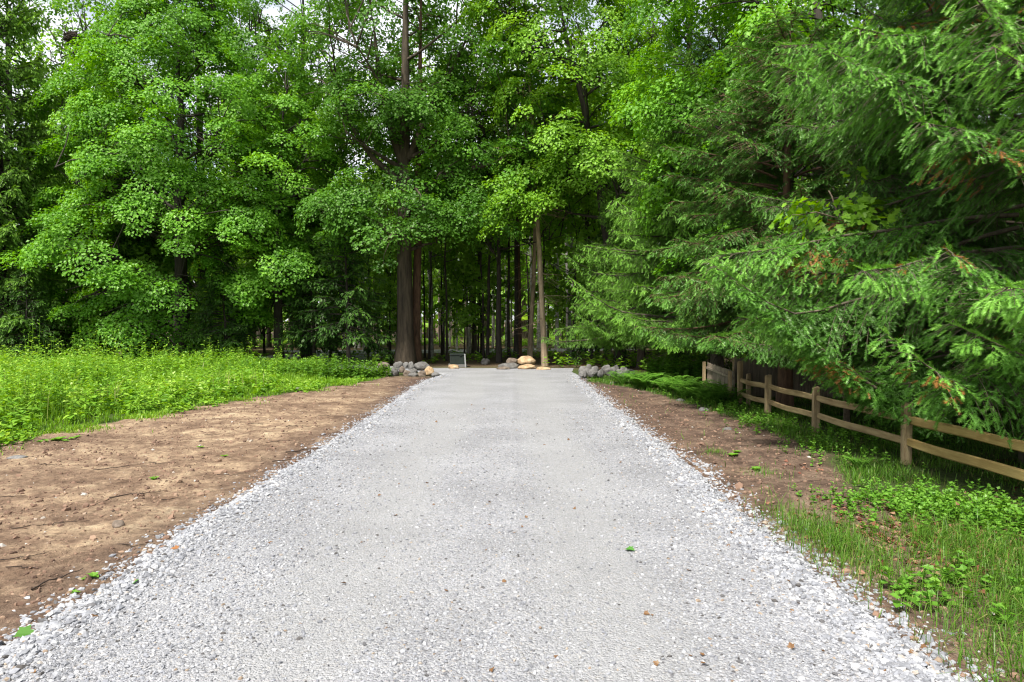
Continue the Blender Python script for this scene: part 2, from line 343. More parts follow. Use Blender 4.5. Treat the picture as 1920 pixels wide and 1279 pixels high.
# ------------------------------------------------------------------ conifer
def conifer(seed, H, h0, Rb, nb, tr, shoot, ds2=0.12, ds3=0.06, l3=(0.08, 0.14), e0=0.05, droop=0.35, pw=0.75, arc=None, dead=0, l2cap=0.8, sdroop=0.25, brown=0.0, lean=0, keep=None, upturn=0.35, back=0.35, floor=None, brad=(0.012, 0.011), ejit=0.14, dtop=1.5):
    r = np.random.default_rng(seed); W, C = MB(), MB()
    t = np.linspace(0, 1, 14)
    ax = np.stack([np.cumsum(r.normal(0, 0.02, 14)) + lean * t * H, np.cumsum(r.normal(0, 0.02, 14)), t * H - 0.15], -1)
    W.tubes(ax, tr * (1 - t) ** 0.8 * (1 + 0.35 * np.exp(-t * H / 0.4)) + 0.01, sides=12)
    def mk_branches(h, az, L, e0v, dr):
        n = len(h); M = 12; s = np.linspace(0, 1, M)
        azs = az[:, None] + r.normal(0, 0.25, n)[:, None] * s
        P = np.zeros((n, M, 3))
        P[:, :, 0] = np.interp(h, ax[:, 2], ax[:, 0])[:, None] + np.cumsum(np.cos(azs), 1) / M * L[:, None]
        P[:, :, 1] = np.interp(h, ax[:, 2], ax[:, 1])[:, None] + np.cumsum(np.sin(azs), 1) / M * L[:, None]
        P[:, :, 2] = h[:, None] + L[:, None] * (np.tan(e0v)[:, None] * s - dr[:, None] * s ** 1.6 + upturn * dr[:, None] * s ** 4)
        P[:, 1:] += np.cumsum(r.normal(0, 0.012, (n, M - 1, 3)), 1)
        return P
    u = (np.arange(nb) + r.random(nb)) / nb; h = h0 + (H - h0) * u ** 1.1
    az = np.arange(nb) * 2.39996 + r.normal(0, 0.5, nb)
    L = Rb * (1 - np.clip((h - h0) / (H - h0), 0, 1)) ** pw * r.uniform(0.72, 1.12, nb) + 0.15
    if arc is not None:                                   # thinner on the side nobody sees
        da = np.abs((az - arc[0] + PI) % (2 * PI) - PI); ok = (da < arc[1]) | (r.random(nb) < back)
        h, az, L, u = h[ok], az[ok], L[ok], u[ok]
    if keep is not None:
        ok = keep(h, az, L); h, az, L, u = h[ok], az[ok], L[ok], u[ok]
    nb = len(h)
    P = mk_branches(h, az, L, e0 + 0.5 * u + r.normal(0, ejit, nb), droop * (1 - 0.5 * u) * r.uniform(0.7, 1.3, nb))
    M = 12; s = np.linspace(0, 1, M)
    if floor is not None:
        fz = floor(P); low = P[..., 2] - fz; P[..., 2] = fz + np.where(low > 0.3, low, 0.3 * np.exp(np.minimum(low - 0.3, 0) / 0.3))
    W.tubes(P, (brad[0] + brad[1] * L)[:, None] * (1 - s) ** 0.8 + 0.003, sides=5)
    if dead:
        hd = r.uniform(0.8, max(h0, 1.2) + dtop, dead); ad = r.uniform(0, 2 * PI, dead); Ld = r.uniform(0.5, 1.0, dead) * Rb * 0.7
        PD = mk_branches(hd, ad, Ld, r.normal(0.05, 0.2, dead), np.full(dead, 0.3)); W.tubes(PD, (0.005 + 0.006 * Ld)[:, None] * (1 - s) + 0.002, sides=4)
        k = 4; q = np.repeat(np.arange(dead), k); ss = r.integers(3, 11, dead * k)
        p0 = PD[q, ss]; dv = nrm(nrm(PD[q, np.minimum(ss + 1, 11)] - p0) + r.normal(0, 0.7, (dead * k, 3))) * r.uniform(0.15, 0.6, (dead * k, 1))
        W.tubes(p0[:, None] + dv[:, None] * np.linspace(0, 1, 3)[None, :, None], np.full((dead * k, 3), 0.003), sides=3)
    n2 = np.maximum(5, (L / ds2).astype(int) * 2); bi = np.repeat(np.arange(nb), n2)
    s2 = r.uniform(0.10, 1, len(bi)) ** 0.85
    s2 = np.concatenate([s2, np.ones(nb)]); bi = np.concatenate([bi, np.arange(nb)]); K = len(bi)
    fi = s2 * (M - 1); i0 = np.minimum(fi.astype(int), M - 2); fr = (fi - i0)[:, None]
    p2 = P[bi, i0] * (1 - fr) + P[bi, i0 + 1] * fr; T = nrm(P[bi, i0 + 1] - P[bi, i0])
    S = nrm(np.cross(T, [0, 0, 1.0])); side = np.where(np.arange(K) % 2, 1, -1)
    ang = r.uniform(0.7, 1.15, K); ang[-nb:] = 0
    d2 = nrm(T * np.cos(ang)[:, None] + S * (side * np.sin(ang))[:, None] + np.array([0, 0, -1.0]) * r.uniform(0.05, 0.55, K)[:, None] * sdroop / 0.25)
    l2 = np.minimum((0.42 * L[bi] * (1 - s2) + 0.16) * r.uniform(0.6, 1.15, K), l2cap)
    sag = 0.22
    tt3 = np.linspace(0, 1, 3)
    TP = p2[:, None] + d2[:, None] * (l2[:, None] * tt3)[..., None]; TP[:, :, 2] -= sag * l2[:, None] * tt3 ** 2
    TQ = TP if floor is None else TP[TP[:, 2, 2] > floor(TP[:, 2]) - 0.2]
    W.tubes(TQ, np.array([0.005, 0.0035, 0.002])[None] * np.ones((len(TQ), 1)), sides=3)
    n3 = np.maximum(2, (l2 / ds3).astype(int)); ti = np.repeat(np.arange(K), n3); Q = len(ti)
    tt = r.uniform(0.05, 1, Q); last = np.concatenate([[True], ti[1:] != ti[:-1]]); tt[last] = 1
    p3 = p2[ti] + d2[ti] * (l2[ti] * tt)[:, None]; p3[:, 2] -= sag * l2[ti] * tt ** 2
    if floor is not None:
        okf = p3[:, 2] > floor(p3) - 0.22
        keepi = okf; p3, ti, tt, last = p3[keepi], ti[keepi], tt[keepi], last[keepi]; Q = len(ti)
    dd = nrm(d2[ti] + np.array([0, 0, -1.0]) * (2 * sag * tt)[:, None])
    S3 = nrm(np.cross(dd, [0, 0, 1.0])); sd = np.where(r.random(Q) < 0.5, 1, -1); a3 = np.where(last, 0, r.uniform(0.35, 1.0, Q))
    d3 = nrm(dd * np.cos(a3)[:, None] + S3 * (sd * np.sin(a3))[:, None] + np.array([0, 0, -1.0]) * r.uniform(-0.15, 0.5, Q)[:, None] * sdroop / 0.25)
    nx_ = (L / (ds3 * 0.55)).astype(int) + 2; bx_ = np.repeat(np.arange(nb), nx_); sx_ = r.uniform(0.3, 1, len(bx_)); fx_ = sx_ * (M - 1); ix_ = np.minimum(fx_.astype(int), M - 2); gx_ = (fx_ - ix_)[:, None]
    px_ = P[bx_, ix_] * (1 - gx_) + P[bx_, ix_ + 1] * gx_; tx_ = nrm(P[bx_, ix_ + 1] - P[bx_, ix_])
    dx_ = nrm(tx_ * 0.75 + nrm(np.cross(tx_, [0, 0, 1.0])) * r.uniform(-0.8, 0.8, (len(bx_), 1)) + np.array([0, 0, 1.0]) * r.uniform(-0.1, 0.5, (len(bx_), 1)))
    p3 = np.vstack([p3, px_]); d3 = np.vstack([d3, dx_]); tt = np.concatenate([tt, np.ones(len(bx_))]); xs_ = np.concatenate([s2[ti], sx_]); xb_ = np.concatenate([bi[ti], bx_]); Q = len(p3)
    up = nrm(np.array([0, 0, 1.0]) + r.normal(0, 0.3, (Q, 3)))
    ln = r.uniform(l3[0], l3[1], Q) * (1.1 - 0.25 * tt)
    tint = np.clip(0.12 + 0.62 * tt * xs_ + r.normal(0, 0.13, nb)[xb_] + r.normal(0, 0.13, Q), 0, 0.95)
    if brown > 0:
        bz = (vnoise(p3[:, 0] + 5, p3[:, 2], 1.3, seed) > 0.74) & (r.random(Q) < brown); tint[bz] = 0.99
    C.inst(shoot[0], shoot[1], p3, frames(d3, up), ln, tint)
    return W, C

def make_tree(name, label, WC, wood, leaf, loc, group=None, cat='tree', rz=0):
    root = empty(name, label, cat, loc, rz, group)
    a = WC[0].build('trunk', wood, root, smooth=True); b = WC[1].build('crown', leaf, root)
    KID[root.name] = [a, b]
    return root
#@@SETTING
def vattr(o, name, val):
    a = o.data.attributes.new(name, 'FLOAT', 'POINT'); a.data.foreach_set('value', np.asarray(val, np.float32).ravel())
# ------------------------------------------------------------------ ground sheet
EDGE_L = np.array([G(*p)[::-1] for p in [(0, 835), (160, 802), (330, 772), (540, 736), (640, 722), (700, 713)]])    # (Y, X) meadow edge
EDGE_R = np.array([G(*p)[::-1] for p in [(1690, 1000), (1620, 930), (1530, 850), (1450, 808), (1330, 768), (1230, 738), (1110, 716)]])
def meadow_x(y): return np.interp(y, EDGE_L[:, 0], EDGE_L[:, 1])
def verge_x(y): return np.interp(y, EDGE_R[:, 0], EDGE_R[:, 1])
RL, RR, RFAR = -2.80, 2.24, 26.6
def road_l(y): return RL + 0.22 * (fbm(y * 0 + 3, y, 0.9, 4, 1) - 0.47) + 0.35 * sstep(20, 26, y) - 6.5 * sstep(24.0, 27.5, y) ** 2
def road_r(y): return RR + 0.22 * (fbm(y * 0 + 8, y, 0.9, 4, 2) - 0.47) + 0.12 * sstep(20, 26, y)

def forest_front(x):
    """Y where the wood begins"""
    return np.interp(x, [-60, -22, -8, -4, 3, 5, 9, 12, 60], [24, 26.5, 28.5, 28, 27.5, 23, 17, 12, 8])

def dirt_amt(x, y):
    jl = 0.5 * (fbm(x, y, 1.2, 4, 4) - 0.47); jr = 0.6 * (fbm(x, y, 1.5, 4, 5) - 0.47)
    l = sstep(-0.12, 0.12, x - meadow_x(y) + jl) * (x < 0)
    vx = np.where(y < 5.9, 2.3 + (3.34 - 2.3) * sstep(1.6, 5.9, y), verge_x(y))
    rgt = sstep(-0.15, 0.15, vx - x + jr) * (x > 0)
    d = np.maximum(l, rgt) * (1 - sstep(22.5, 24.5, y))
    return d
def ground_z(x, y):
    d = dirt_amt(x, y); near = 1 - sstep(18, 23, y)
    z = 0.10 * (fbm(x, y, 0.25, 3, 7) - 0.45) * near
    z = z + d * near * (0.07 * (fbm(x, y, 1.9, 4, 8) - 0.47) + 0.055 * (fbm(x, y, 7, 3, 9) - 0.45) + (x > 0) * 0.012 * np.sin(y * 40) * np.exp(-((x - 2.75 - 0.02 * y) / 0.14) ** 2)) + (1 - d) * 0.05 * (fbm(x, y, 3, 3, 10) - 0.47) * near
    # tyre-packed shoulder just outside the gravel, and the bed under it
    inroad = sstep(0.10, -0.25, RL - x) * sstep(0.10, -0.25, x - RR) * (1 - sstep(27.0, 28.0, y))
    z = z * (1 - 0.85 * inroad) - 0.05 * inroad
    z = z + 0.9 * sstep(60, 300, np.hypot(x, y)) * 3
    return z

def axis_pts(bands):
    out = []
    for a, b, st in bands: out.append(np.arange(a, b, st))
    return np.concatenate(out + [[bands[-1][1]]])
gx = axis_pts([(-900, -100, 80), (-100, -30, 7), (-30, -9, 0.5), (-9, 7, 0.06), (7, 14, 0.25), (14, 30, 2), (30, 100, 7), (100, 900.1, 80)])
gy = axis_pts([(-900, -100, 80), (-100, -6, 8), (-6, 2, 0.5), (2, 9, 0.05), (9, 16, 0.08), (16, 30, 0.15), (30, 60, 1.0), (60, 100, 5), (100, 1500.1, 100)])
X, Y = np.meshgrid(gx, gy)
Z = ground_z(X, Y)
nx, ny = len(gx), len(gy)
ii, jj = np.meshgrid(np.arange(nx - 1), np.arange(ny - 1)); b0 = (jj * nx + ii).ravel()
gf = np.stack([b0, b0 + 1, b0 + nx + 1, b0 + nx], -1)
gm = MB(); gm.add(np.stack([X, Y, Z], -1), gf)

def ground_material():
    m, nt, out = new_mat('ground_soil')
    tc = N(nt, 'TexCoord')
    def noise(sc, det=6, rough=0.6):
        n = N(nt, 'TexNoise'); n.inputs['Scale'].default_value = sc; n.inputs['Detail'].default_value = det; n.inputs['Roughness'].default_value = rough
        link(nt, tc.outputs['Object'], n.inputs['Vector']); return n
    big, mid, fine, grit = noise(0.55, 5), noise(2.6, 7, 0.68), noise(16, 6, 0.72), noise(90, 3, 0.6)
    r1 = ramp(nt, [(0.30, (0.128, 0.080, 0.053)), (0.47, (0.227, 0.153, 0.102)), (0.60, (0.360, 0.259, 0.168)), (0.74, (0.475, 0.379, 0.250))])
    add = N(nt, 'Math', operation='ADD'); mu = N(nt, 'Math', operation='MULTIPLY'); mu.inputs[1].default_value = 0.55
    sub = N(nt, 'Math', operation='SUBTRACT'); sub.inputs[1].default_value = 0.5
    mu2 = N(nt, 'Math', operation='MULTIPLY'); mu2.inputs[1].default_value = 0.75
    link(nt, big.outputs[0], sub.inputs[0]); link(nt, sub.outputs[0], mu2.inputs[0])
    link(nt, mu2.outputs[0], add.inputs[0]); link(nt, mid.outputs[0], add.inputs[1]); link(nt, add.outputs[0], r1.inputs[0])
    rf = ramp(nt, [(0.30, (0.38, 0.35, 0.33)), (0.48, (0.85, 0.85, 0.85)), (0.66, (1.22, 1.2, 1.16))]); link(nt, fine.outputs[0], rf.inputs[0])
    mxa = N(nt, 'MixRGB', blend_type='MULTIPLY'); mxa.inputs[0].default_value = 0.85
    link(nt, r1.outputs[0], mxa.inputs[1]); link(nt, rf.outputs[0], mxa.inputs[2])
    dark_soil = N(nt, 'Attribute', attribute_name='dark_soil')          # darker soil colour mixed in: right side, gravel shoulder, far end
    mdk = N(nt, 'MixRGB', blend_type='MIX'); link(nt, dark_soil.outputs['Fac'], mdk.inputs[0])
    rdk = ramp(nt, [(0.35, (0.052, 0.034, 0.026)), (0.55, (0.119, 0.078, 0.059)), (0.72, (0.190, 0.135, 0.108))]); link(nt, mid.outputs[0], rdk.inputs[0])
    mxb = N(nt, 'MixRGB', blend_type='MULTIPLY'); mxb.inputs[0].default_value = 0.85
    link(nt, rdk.outputs[0], mxb.inputs[1]); link(nt, rf.outputs[0], mxb.inputs[2])
    link(nt, mxa.outputs[0], mdk.inputs[1]); link(nt, mxb.outputs[0], mdk.inputs[2])
    # turf soil / litter where it is not bare
    rg = ramp(nt, [(0.3, (0.028, 0.038, 0.012)), (0.55, (0.06, 0.085, 0.022)), (0.75, (0.10, 0.085, 0.04))]); link(nt, fine.outputs[0], rg.inputs[0])
    ro = ramp(nt, [(0.3, (0.05, 0.033, 0.02)), (0.55, (0.13, 0.09, 0.055)), (0.75, (0.22, 0.16, 0.10))]); link(nt, fine.outputs[0], ro.inputs[0])
    fo = N(nt, 'Attribute', attribute_name='litter'); mg = N(nt, 'MixRGB'); link(nt, fo.outputs['Fac'], mg.inputs[0])
    link(nt, rg.outputs[0], mg.inputs[1]); link(nt, ro.outputs[0], mg.inputs[2])
    da = N(nt, 'Attribute', attribute_name='bare'); mf = N(nt, 'MixRGB'); link(nt, da.outputs['Fac'], mf.inputs[0])
    link(nt, mg.outputs[0], mf.inputs[1]); link(nt, mdk.outputs[0], mf.inputs[2])
    b = N(nt, 'BsdfPrincipled'); b.inputs['Roughness'].default_value = 0.95; b.inputs['Specular IOR Level'].default_value = 0.15
    link(nt, mf.outputs[0], b.inputs['Base Color'])
    s1 = N(nt, 'Math', operation='MULTIPLY_ADD'); s1.inputs[1].default_value = 0.35; link(nt, grit.outputs[0], s1.inputs[0]); link(nt, fine.outputs[0], s1.inputs[2])
    bp = N(nt, 'Bump'); bp.inputs['Strength'].default_value = 0.8; bp.inputs['Distance'].default_value = 0.06
    link(nt, s1.outputs[0], bp.inputs['Height']); link(nt, bp.outputs[0], b.inputs['Normal'])
    link(nt, b.outputs[0], out.inputs[0]); return m
ground = gm.build('ground', ground_material(), smooth=True)
ground['kind'] = 'structure'; ground['label'] = 'brown bare soil and turf ground'
vattr(ground, 'bare', dirt_amt(X, Y))
near_edge = np.maximum(sstep(0.9, 0.0, RL - X), 0) * (X < 0)
vattr(ground, 'dark_soil', np.clip(np.where(X > 0, 0.75, 0.0) + near_edge * 0.75 + 0.25 * (fbm(X, Y, 0.9, 3, 21) - 0.5) + 0.5 * sstep(15, 22, Y), 0, 1))
vattr(ground, 'litter', np.clip(sstep(-2, 2, Y - forest_front(X)) + (X > 3) * (Y < 7) * 0.6, 0, 1))

# ------------------------------------------------------------------ gravel
def gravel_material(name):
    m, nt, out = new_mat(name)
    tc = N(nt, 'TexCoord')
    def vor(sc, feat='F1'):
        v = N(nt, 'TexVoronoi', feature=feat); v.inputs['Scale'].default_value = sc; link(nt, tc.outputs['Object'], v.inputs['Vector']); return v
    v1, v2 = vor(58), vor(120)
    nb = N(nt, 'TexNoise'); nb.inputs['Scale'].default_value = 0.8; nb.inputs['Detail'].default_value = 6; link(nt, tc.outputs['Object'], nb.inputs['Vector'])
    st = [(0.0, (0.094, 0.091, 0.090)), (0.10, (0.165, 0.167, 0.180)), (0.4, (0.245, 0.247, 0.265)), (0.75, (0.314, 0.316, 0.328)), (0.92, (0.408, 0.405, 0.410)), (1, (0.266, 0.226, 0.180))]
    def cellramp(v):
        sp = N(nt, 'SeparateColor'); link(nt, v.outputs['Color'], sp.inputs[0]); r = ramp(nt, st); link(nt, sp.outputs[0], r.inputs[0]); return r
    ra, rb = cellramp(v1), cellramp(v2)
    mx = N(nt, 'MixRGB'); mx.inputs[0].default_value = 0.5; link(nt, ra.outputs[0], mx.inputs[1]); link(nt, rb.outputs[0], mx.inputs[2])
    rl = ramp(nt, [(0.35, (0.84, 0.835, 0.83)), (0.65, (1.08, 1.075, 1.07))]); link(nt, nb.outputs[0], rl.inputs[0])
    ml = N(nt, 'MixRGB', blend_type='MULTIPLY'); ml.inputs[0].default_value = 1; link(nt, mx.outputs[0], ml.inputs[1]); link(nt, rl.outputs[0], ml.inputs[2])
    pk = N(nt, 'Attribute', attribute_name='packed'); fine = N(nt, 'TexNoise'); fine.inputs['Scale'].default_value = 160; fine.inputs['Detail'].default_value = 3; link(nt, tc.outputs['Object'], fine.inputs['Vector'])
    rfn = ramp(nt, [(0.32, (0.180, 0.177, 0.174)), (0.5, (0.279, 0.276, 0.272)), (0.7, (0.360, 0.357, 0.351))]); link(nt, fine.outputs[0], rfn.inputs[0])
    mpk = N(nt, 'MixRGB'); link(nt, pk.outputs['Fac'], mpk.inputs[0]); link(nt, ml.outputs[0], mpk.inputs[1]); link(nt, rfn.outputs[0], mpk.inputs[2])
    b = N(nt, 'BsdfPrincipled'); b.inputs['Roughness'].default_value = 0.9; b.inputs['Specular IOR Level'].default_value = 0.25
    link(nt, mpk.outputs[0], b.inputs['Base Color'])
    a = N(nt, 'Math', operation='ADD'); link(nt, v1.outputs['Distance'], a.inputs[0]); 
    h = N(nt, 'Math', operation='MULTIPLY'); h.inputs[1].default_value = 0.6; link(nt, v2.outputs['Distance'], h.inputs[0]); link(nt, h.outputs[0], a.inputs[1])
    bp = N(nt, 'Bump', invert=True); bp.inputs['Strength'].default_value = 0.9; bp.inputs['Distance'].default_value = 0.012
    link(nt, a.outputs[0], bp.inputs['Height']); link(nt, bp.outputs[0], b.inputs['Normal'])
    link(nt, b.outputs[0], out.inputs[0]); return m
M_GRAVEL = gravel_material('crushed_limestone')
def road_z(x, y):
    u = (x - RL) / (RR - RL) * 2 - 1
    z = 0.035 + 0.025 * (1 - u * u) - 0.016 * np.exp(-((np.abs(u) - 0.36) / 0.14) ** 2) + 0.010 * np.exp(-((x - 0.03 - 0.10 * (fbm(y * 0, y, 0.5, 3, 18) - 0.47)) / 0.09) ** 2) + 0.004 * np.sin(y * 2 * PI / 0.28 + 2 * fbm(x, y, 0.8, 2, 17)) * sstep(7, 9, y) * (1 - sstep(15, 18, y))
    z = z + 0.012 * (fbm(x, y, 6, 3, 14) - 0.45) + 0.014 * (fbm(x, y * 0.6, 1.3, 3, 15) - 0.45)
    z = z * (1 - 0.7 * sstep(22, 26.4, y)) + 0.02 * np.exp(-((np.abs(u) - 0.93) / 0.07) ** 2) * (1 - sstep(20, 24, y))           # windrow of coarse stone along each edge
    return z
ry = axis_pts([(1.2, 7, 0.035), (7, 14, 0.06), (14, RFAR + 0.01, 0.12)]); rn = 140
uu = np.linspace(0, 1, rn)
RYY = np.repeat(ry[:, None], rn, 1); RXX = road_l(ry)[:, None] * (1 - uu) + road_r(ry)[:, None] * uu
edge = np.minimum(uu, 1 - uu) * 5.2
RZZ = road_z(np.clip(RXX, RL, RR), RYY) * sstep(0, 0.18, edge)[None] - 0.05 * (1 - sstep(0, 0.10, edge))[None]
b0 = (np.arange(len(ry) - 1)[:, None] * rn + np.arange(rn - 1)[None]).ravel()
rm = MB(); rm.add(np.stack([RXX, RYY, RZZ], -1), np.stack([b0, b0 + 1, b0 + rn + 1, b0 + rn], -1))
road = rm.build('gravel_driveway', M_GRAVEL, smooth=True)
u_ = np.abs((np.clip(RXX, RL, RR) - RL) / (RR - RL) * 2 - 1)
vattr(road, 'packed', np.clip(0.85 * np.exp(-((u_ - 0.36 - 0.03 * np.sin(RYY)) / 0.15) ** 2) * (0.4 + 1.2 * fbm(RXX * 2, RYY * 0.5, 1.0, 3, 19)) + 0.5 * (fbm(RXX, RYY * 0.4, 0.9, 4, 20) - 0.42), 0, 0.45)); road['kind'] = 'structure'; road['label'] = 'pale crushed stone driveway running into the woods'
# side lane to the left, and the clearing behind the first trees
def sheet(name, poly, z, label):
    bm = bmesh.new(); vs = [bm.verts.new((x, y, z)) for x, y in poly]; f = bm.faces.new(vs); bmesh.ops.recalc_face_normals(bm, faces=[f])
    if f.normal.z < 0: f.normal_flip()
    me = bpy.data.meshes.new(name); bm.to_mesh(me); bm.free(); me.materials.append(M_GRAVEL)
    o = bpy.data.objects.new(name, me); COL.objects.link(o); o['kind'] = 'structure'; o['label'] = label; return o
def wob(pts, amp=0.3, n=14):
    pts = np.array(pts); out = []
    for i in range(len(pts)):
        a, b = pts[i], pts[(i + 1) % len(pts)]
        for k in range(n): 
            p = a + (b - a) * k / n; out.append((p[0] + amp * (vnoise(p[0], p[1], 0.8, 3) - 0.5), p[1] + amp * (vnoise(p[0], p[1], 0.8, 9) - 0.5)))
    return out
sheet('gravel_lane', wob([(2.2, 25.2), (2.6, 27.4), (-3, 27.6), (-6.2, 29.2), (-6.6, 33), (-7.2, 39.5), (-13.5, 39.5), (-13.5, 33.5), (-11, 28), (-7, 25.8), (-3, 25.2)], 0.25), 0.010, 'gravel lane turning left behind the stones')
sheet('gravel_clearing', wob([(-12, 39.5), (-3, 42), (3, 44), (9, 47), (9, 51), (2, 49), (-6, 47), (-16, 46)], 0.8), 0.012, 'pale gravel clearing seen between the trunks')

# loose stones
def ico():
    bm = bmesh.new(); bmesh.ops.create_icosphere(bm, subdivisions=1, radius=1)
    v = np.array([x.co[:] for x in bm.verts]); f = np.array([[q.index for q in p.verts] for p in bm.faces]); bm.free(); return v, f
IV, IF = ico()
def stones(mb, n_total, pos, size, tint, flat=0.65, r=rng, k=10):
    """crushed stones from k irregular shapes"""
    which = r.integers(0, k, len(pos))
    for i in range(k):
        q = which == i; n = q.sum()
        if not n: continue
        tv = IV * (1 + r.normal(0, 0.20, (len(IV), 1))) * [1, r.uniform(0.65, 0.95), flat * r.uniform(0.8, 1.25)]
        d = nrm(r.normal(0, 1, (n, 3)) * [1, 1, 0.25]); up = nrm(r.normal(0, 0.35, (n, 3)) + [0, 0, 1])
        mb.inst(tv, IF, pos[q], frames(d, up), size[q], tint[q])
M_STONE = tint_mat('loose_gravel', [(0, (0.070, 0.062, 0.056)), (0.06, (0.162, 0.164, 0.176)), (0.35, (0.250, 0.255, 0.277)), (0.7, (0.332, 0.335, 0.349)), (0.95, (0.433, 0.429, 0.434)), (0.985, (0.309, 0.249, 0.185)), (1, (0.233, 0.164, 0.112))], 0.85, 60)
sm = MB(); P_, S_, T_ = [], [], []
def edge_band(n, ymin, ymax, side, spread, size):
    y = ymin * (ymax / ymin) ** rng.random(n)
    e = road_l(y) if side < 0 else road_r(y)
    off = rng.normal(-0.14, spread, n); stray = rng.random(n) < 0.03; off[stray] = rng.gamma(1.4, 0.08, stray.sum())
    x = e + side * off
    z = np.where(off < 0, road_z(np.clip(x, RL, RR), y) * sstep(0.0, 0.18, -off) - 0.001, ground_z(x, y) - 0.004)
    keep = (y < 23.8)
    P_.append(np.stack([x, y, z], -1)[keep]); S_.append((size * rng.gamma(5, 0.2, n))[keep]); T_.append(rng.random(n)[keep])
edge_band(17000, 2.2, 24, -1, 0.15, 0.0142); edge_band(20000, 2.2, 24, 1, 0.16, 0.0142)
n = 62000; y = 2.3 * (14 / 2.3) ** rng.random(n); x = rng.uniform(RL + 0.1, RR - 0.1, n)
u = np.abs((x - RL) / (RR - RL) * 2 - 1); keep = rng.random(n) < np.clip(0.42 + 0.58 * u ** 2 - 0.3 * np.exp(-((u - 0.36) / 0.13) ** 2) + 0.8 * (fbm(x, y, 1.0, 3, 16) - 0.47), 0.08, 1)
x, y = x[keep], y[keep]; P_.append(np.stack([x, y, road_z(x, y) + 0.001], -1)); S_.append(0.0066 * rng.gamma(5, 0.2, len(x)) + 0.0025); T_.append(rng.random(len(x)) ** 1.1)
stones(sm, 0, np.concatenate(P_), np.concatenate(S_), np.concatenate(T_))
o = sm.build('loose_gravel', M_STONE); tag(o, 'loose pale crushed stones strewn along the driveway', 'gravel', kind='stuff')

# clods and pebbles in the bare soil
n = 60000; y = 2.5 * (24 / 2.5) ** rng.random(n); x = np.where(rng.random(n) < 0.68, rng.uniform(-8.5, RL, n), rng.uniform(RR, 4.6, n))
keep = (dirt_amt(x, y) > 0.4) & (rng.random(n) < 0.35 + 1.3 * np.clip(fbm(x, y, 1.4, 3, 31) - 0.38, 0, 1)); x, y = x[keep], y[keep]
cm = MB(); sz = 0.0072 * rng.gamma(1.4, 0.8, len(x)) + 0.002
tt = rng.random(len(x)) ** 1.2; tt[x > 0] *= 0.8
pale = rng.random(len(x)) < 0.012; tt[pale] = 1
stones(cm, 0, np.stack([x, y, ground_z(x, y) + sz * 0.1], -1), sz, tt, 0.7)
o = cm.build('soil_clods', tint_mat('clod', [(0, (0.09, 0.052, 0.034)), (0.5, (0.20, 0.12, 0.08)), (0.96, (0.25, 0.168, 0.11)), (1, (0.40, 0.37, 0.33))], 0.95)); tag(o, 'small clods and pebbles littering the bare brown soil', 'clods', kind='stuff')

# ------------------------------------------------------------------ grass and ground cover
BLADE_V = np.array([[0, -1, 0], [0, 1, 0], [0.55, -0.75, 0], [0.55, 0.75, 0], [1, 0, 0]]); 
def blades(mb, x, y, h, w, lean=0.45, tint=None, z=None, r=rng):
    n = len(x); az = r.uniform(0, 2 * PI, n); d = np.stack([np.cos(az), np.sin(az), np.zeros(n)], -1)
    ln = np.abs(r.normal(0.1, lean, n)); z = ground_z(x, y) - 0.01 if z is None else z
    b = np.stack([x, y, z], -1); side = np.stack([-np.sin(az), np.cos(az), np.zeros(n)], -1) * (w * r.uniform(0.6, 1.3, n))[:, None]
    mid = b + d * (h * ln * 0.3)[:, None] + np.array([0, 0, 1.0]) * (h * 0.55)[:, None]
    tip = b + d * (h * ln)[:, None] + np.array([0, 0, 1.0]) * (h * (1 - 0.45 * np.minimum(ln, 1.7)))[:, None]
    v = np.stack([b - side, b + side, mid + side * 0.8, mid - side * 0.8, tip], 1)
    k = np.arange(n)[:, None] * 5; tint = r.random(n) if tint is None else tint
    mb.add(v.reshape(-1, 3), [k + np.array([0, 1, 2, 3])], tint); 
    mb.n -= n * 5; mb.v.pop(); mb.add(v.reshape(-1, 3), [k + np.array([3, 2, 4])], tint)
def herbs(mb, x, y, h, pairs, leaf, r=rng, tmpl=(LANCE_V, LANCE_F), tint0=0.5, z=None, droop=0.3, wmul=1.0, bare=0.12):
    """upright leafy stems"""
    n = len(x); z = ground_z(x, y) if z is None else z
    az = r.uniform(0, 2 * PI, n); ln = r.uniform(0, 0.18, n) * h
    s = np.linspace(0, 1, 4); P = np.stack([x[:, None] + np.cos(az)[:, None] * ln[:, None] * s ** 2, y[:, None] + np.sin(az)[:, None] * ln[:, None] * s ** 2, z[:, None] + h[:, None] * s], -1)
    mb.tubes(P, np.linspace(0.0045, 0.0015, 4)[None] * np.ones((n, 1)), sides=3, tint=0.35)
    pi = np.repeat(np.arange(n), pairs); t = np.tile(np.linspace(bare, 1, pairs), n); K = len(pi)
    t = np.clip(t + r.normal(0, 0.02, K), 0, 1)
    pos = np.stack([x[pi] + np.cos(az[pi]) * ln[pi] * t ** 2, y[pi] + np.sin(az[pi]) * ln[pi] * t ** 2, z[pi] + h[pi] * t], -1)
    a = np.tile(np.arange(pairs) * 1.9, n) + az[pi] * 3 + r.normal(0, 0.4, K)
    el = 0.75 * t - droop + r.normal(0, 0.25, K)
    d = np.stack([np.cos(a) * np.cos(el), np.sin(a) * np.cos(el), np.sin(el)], -1)
    S = leaf * (1 - 0.55 * t ** 1.5) * r.uniform(0.7, 1.25, K)
    ti = np.clip((tint0[pi] if np.ndim(tint0) else tint0) + r.normal(0, 0.14, n)[pi] + 0.25 * (t - 0.5) + r.normal(0, 0.1, K), 0, 1)
    mb.inst(tmpl[0], tmpl[1], pos, frames(d, np.array([0, 0, 1.0]) + r.normal(0, 0.25, (K, 3))), np.stack([S, S * wmul, S], -1), ti)

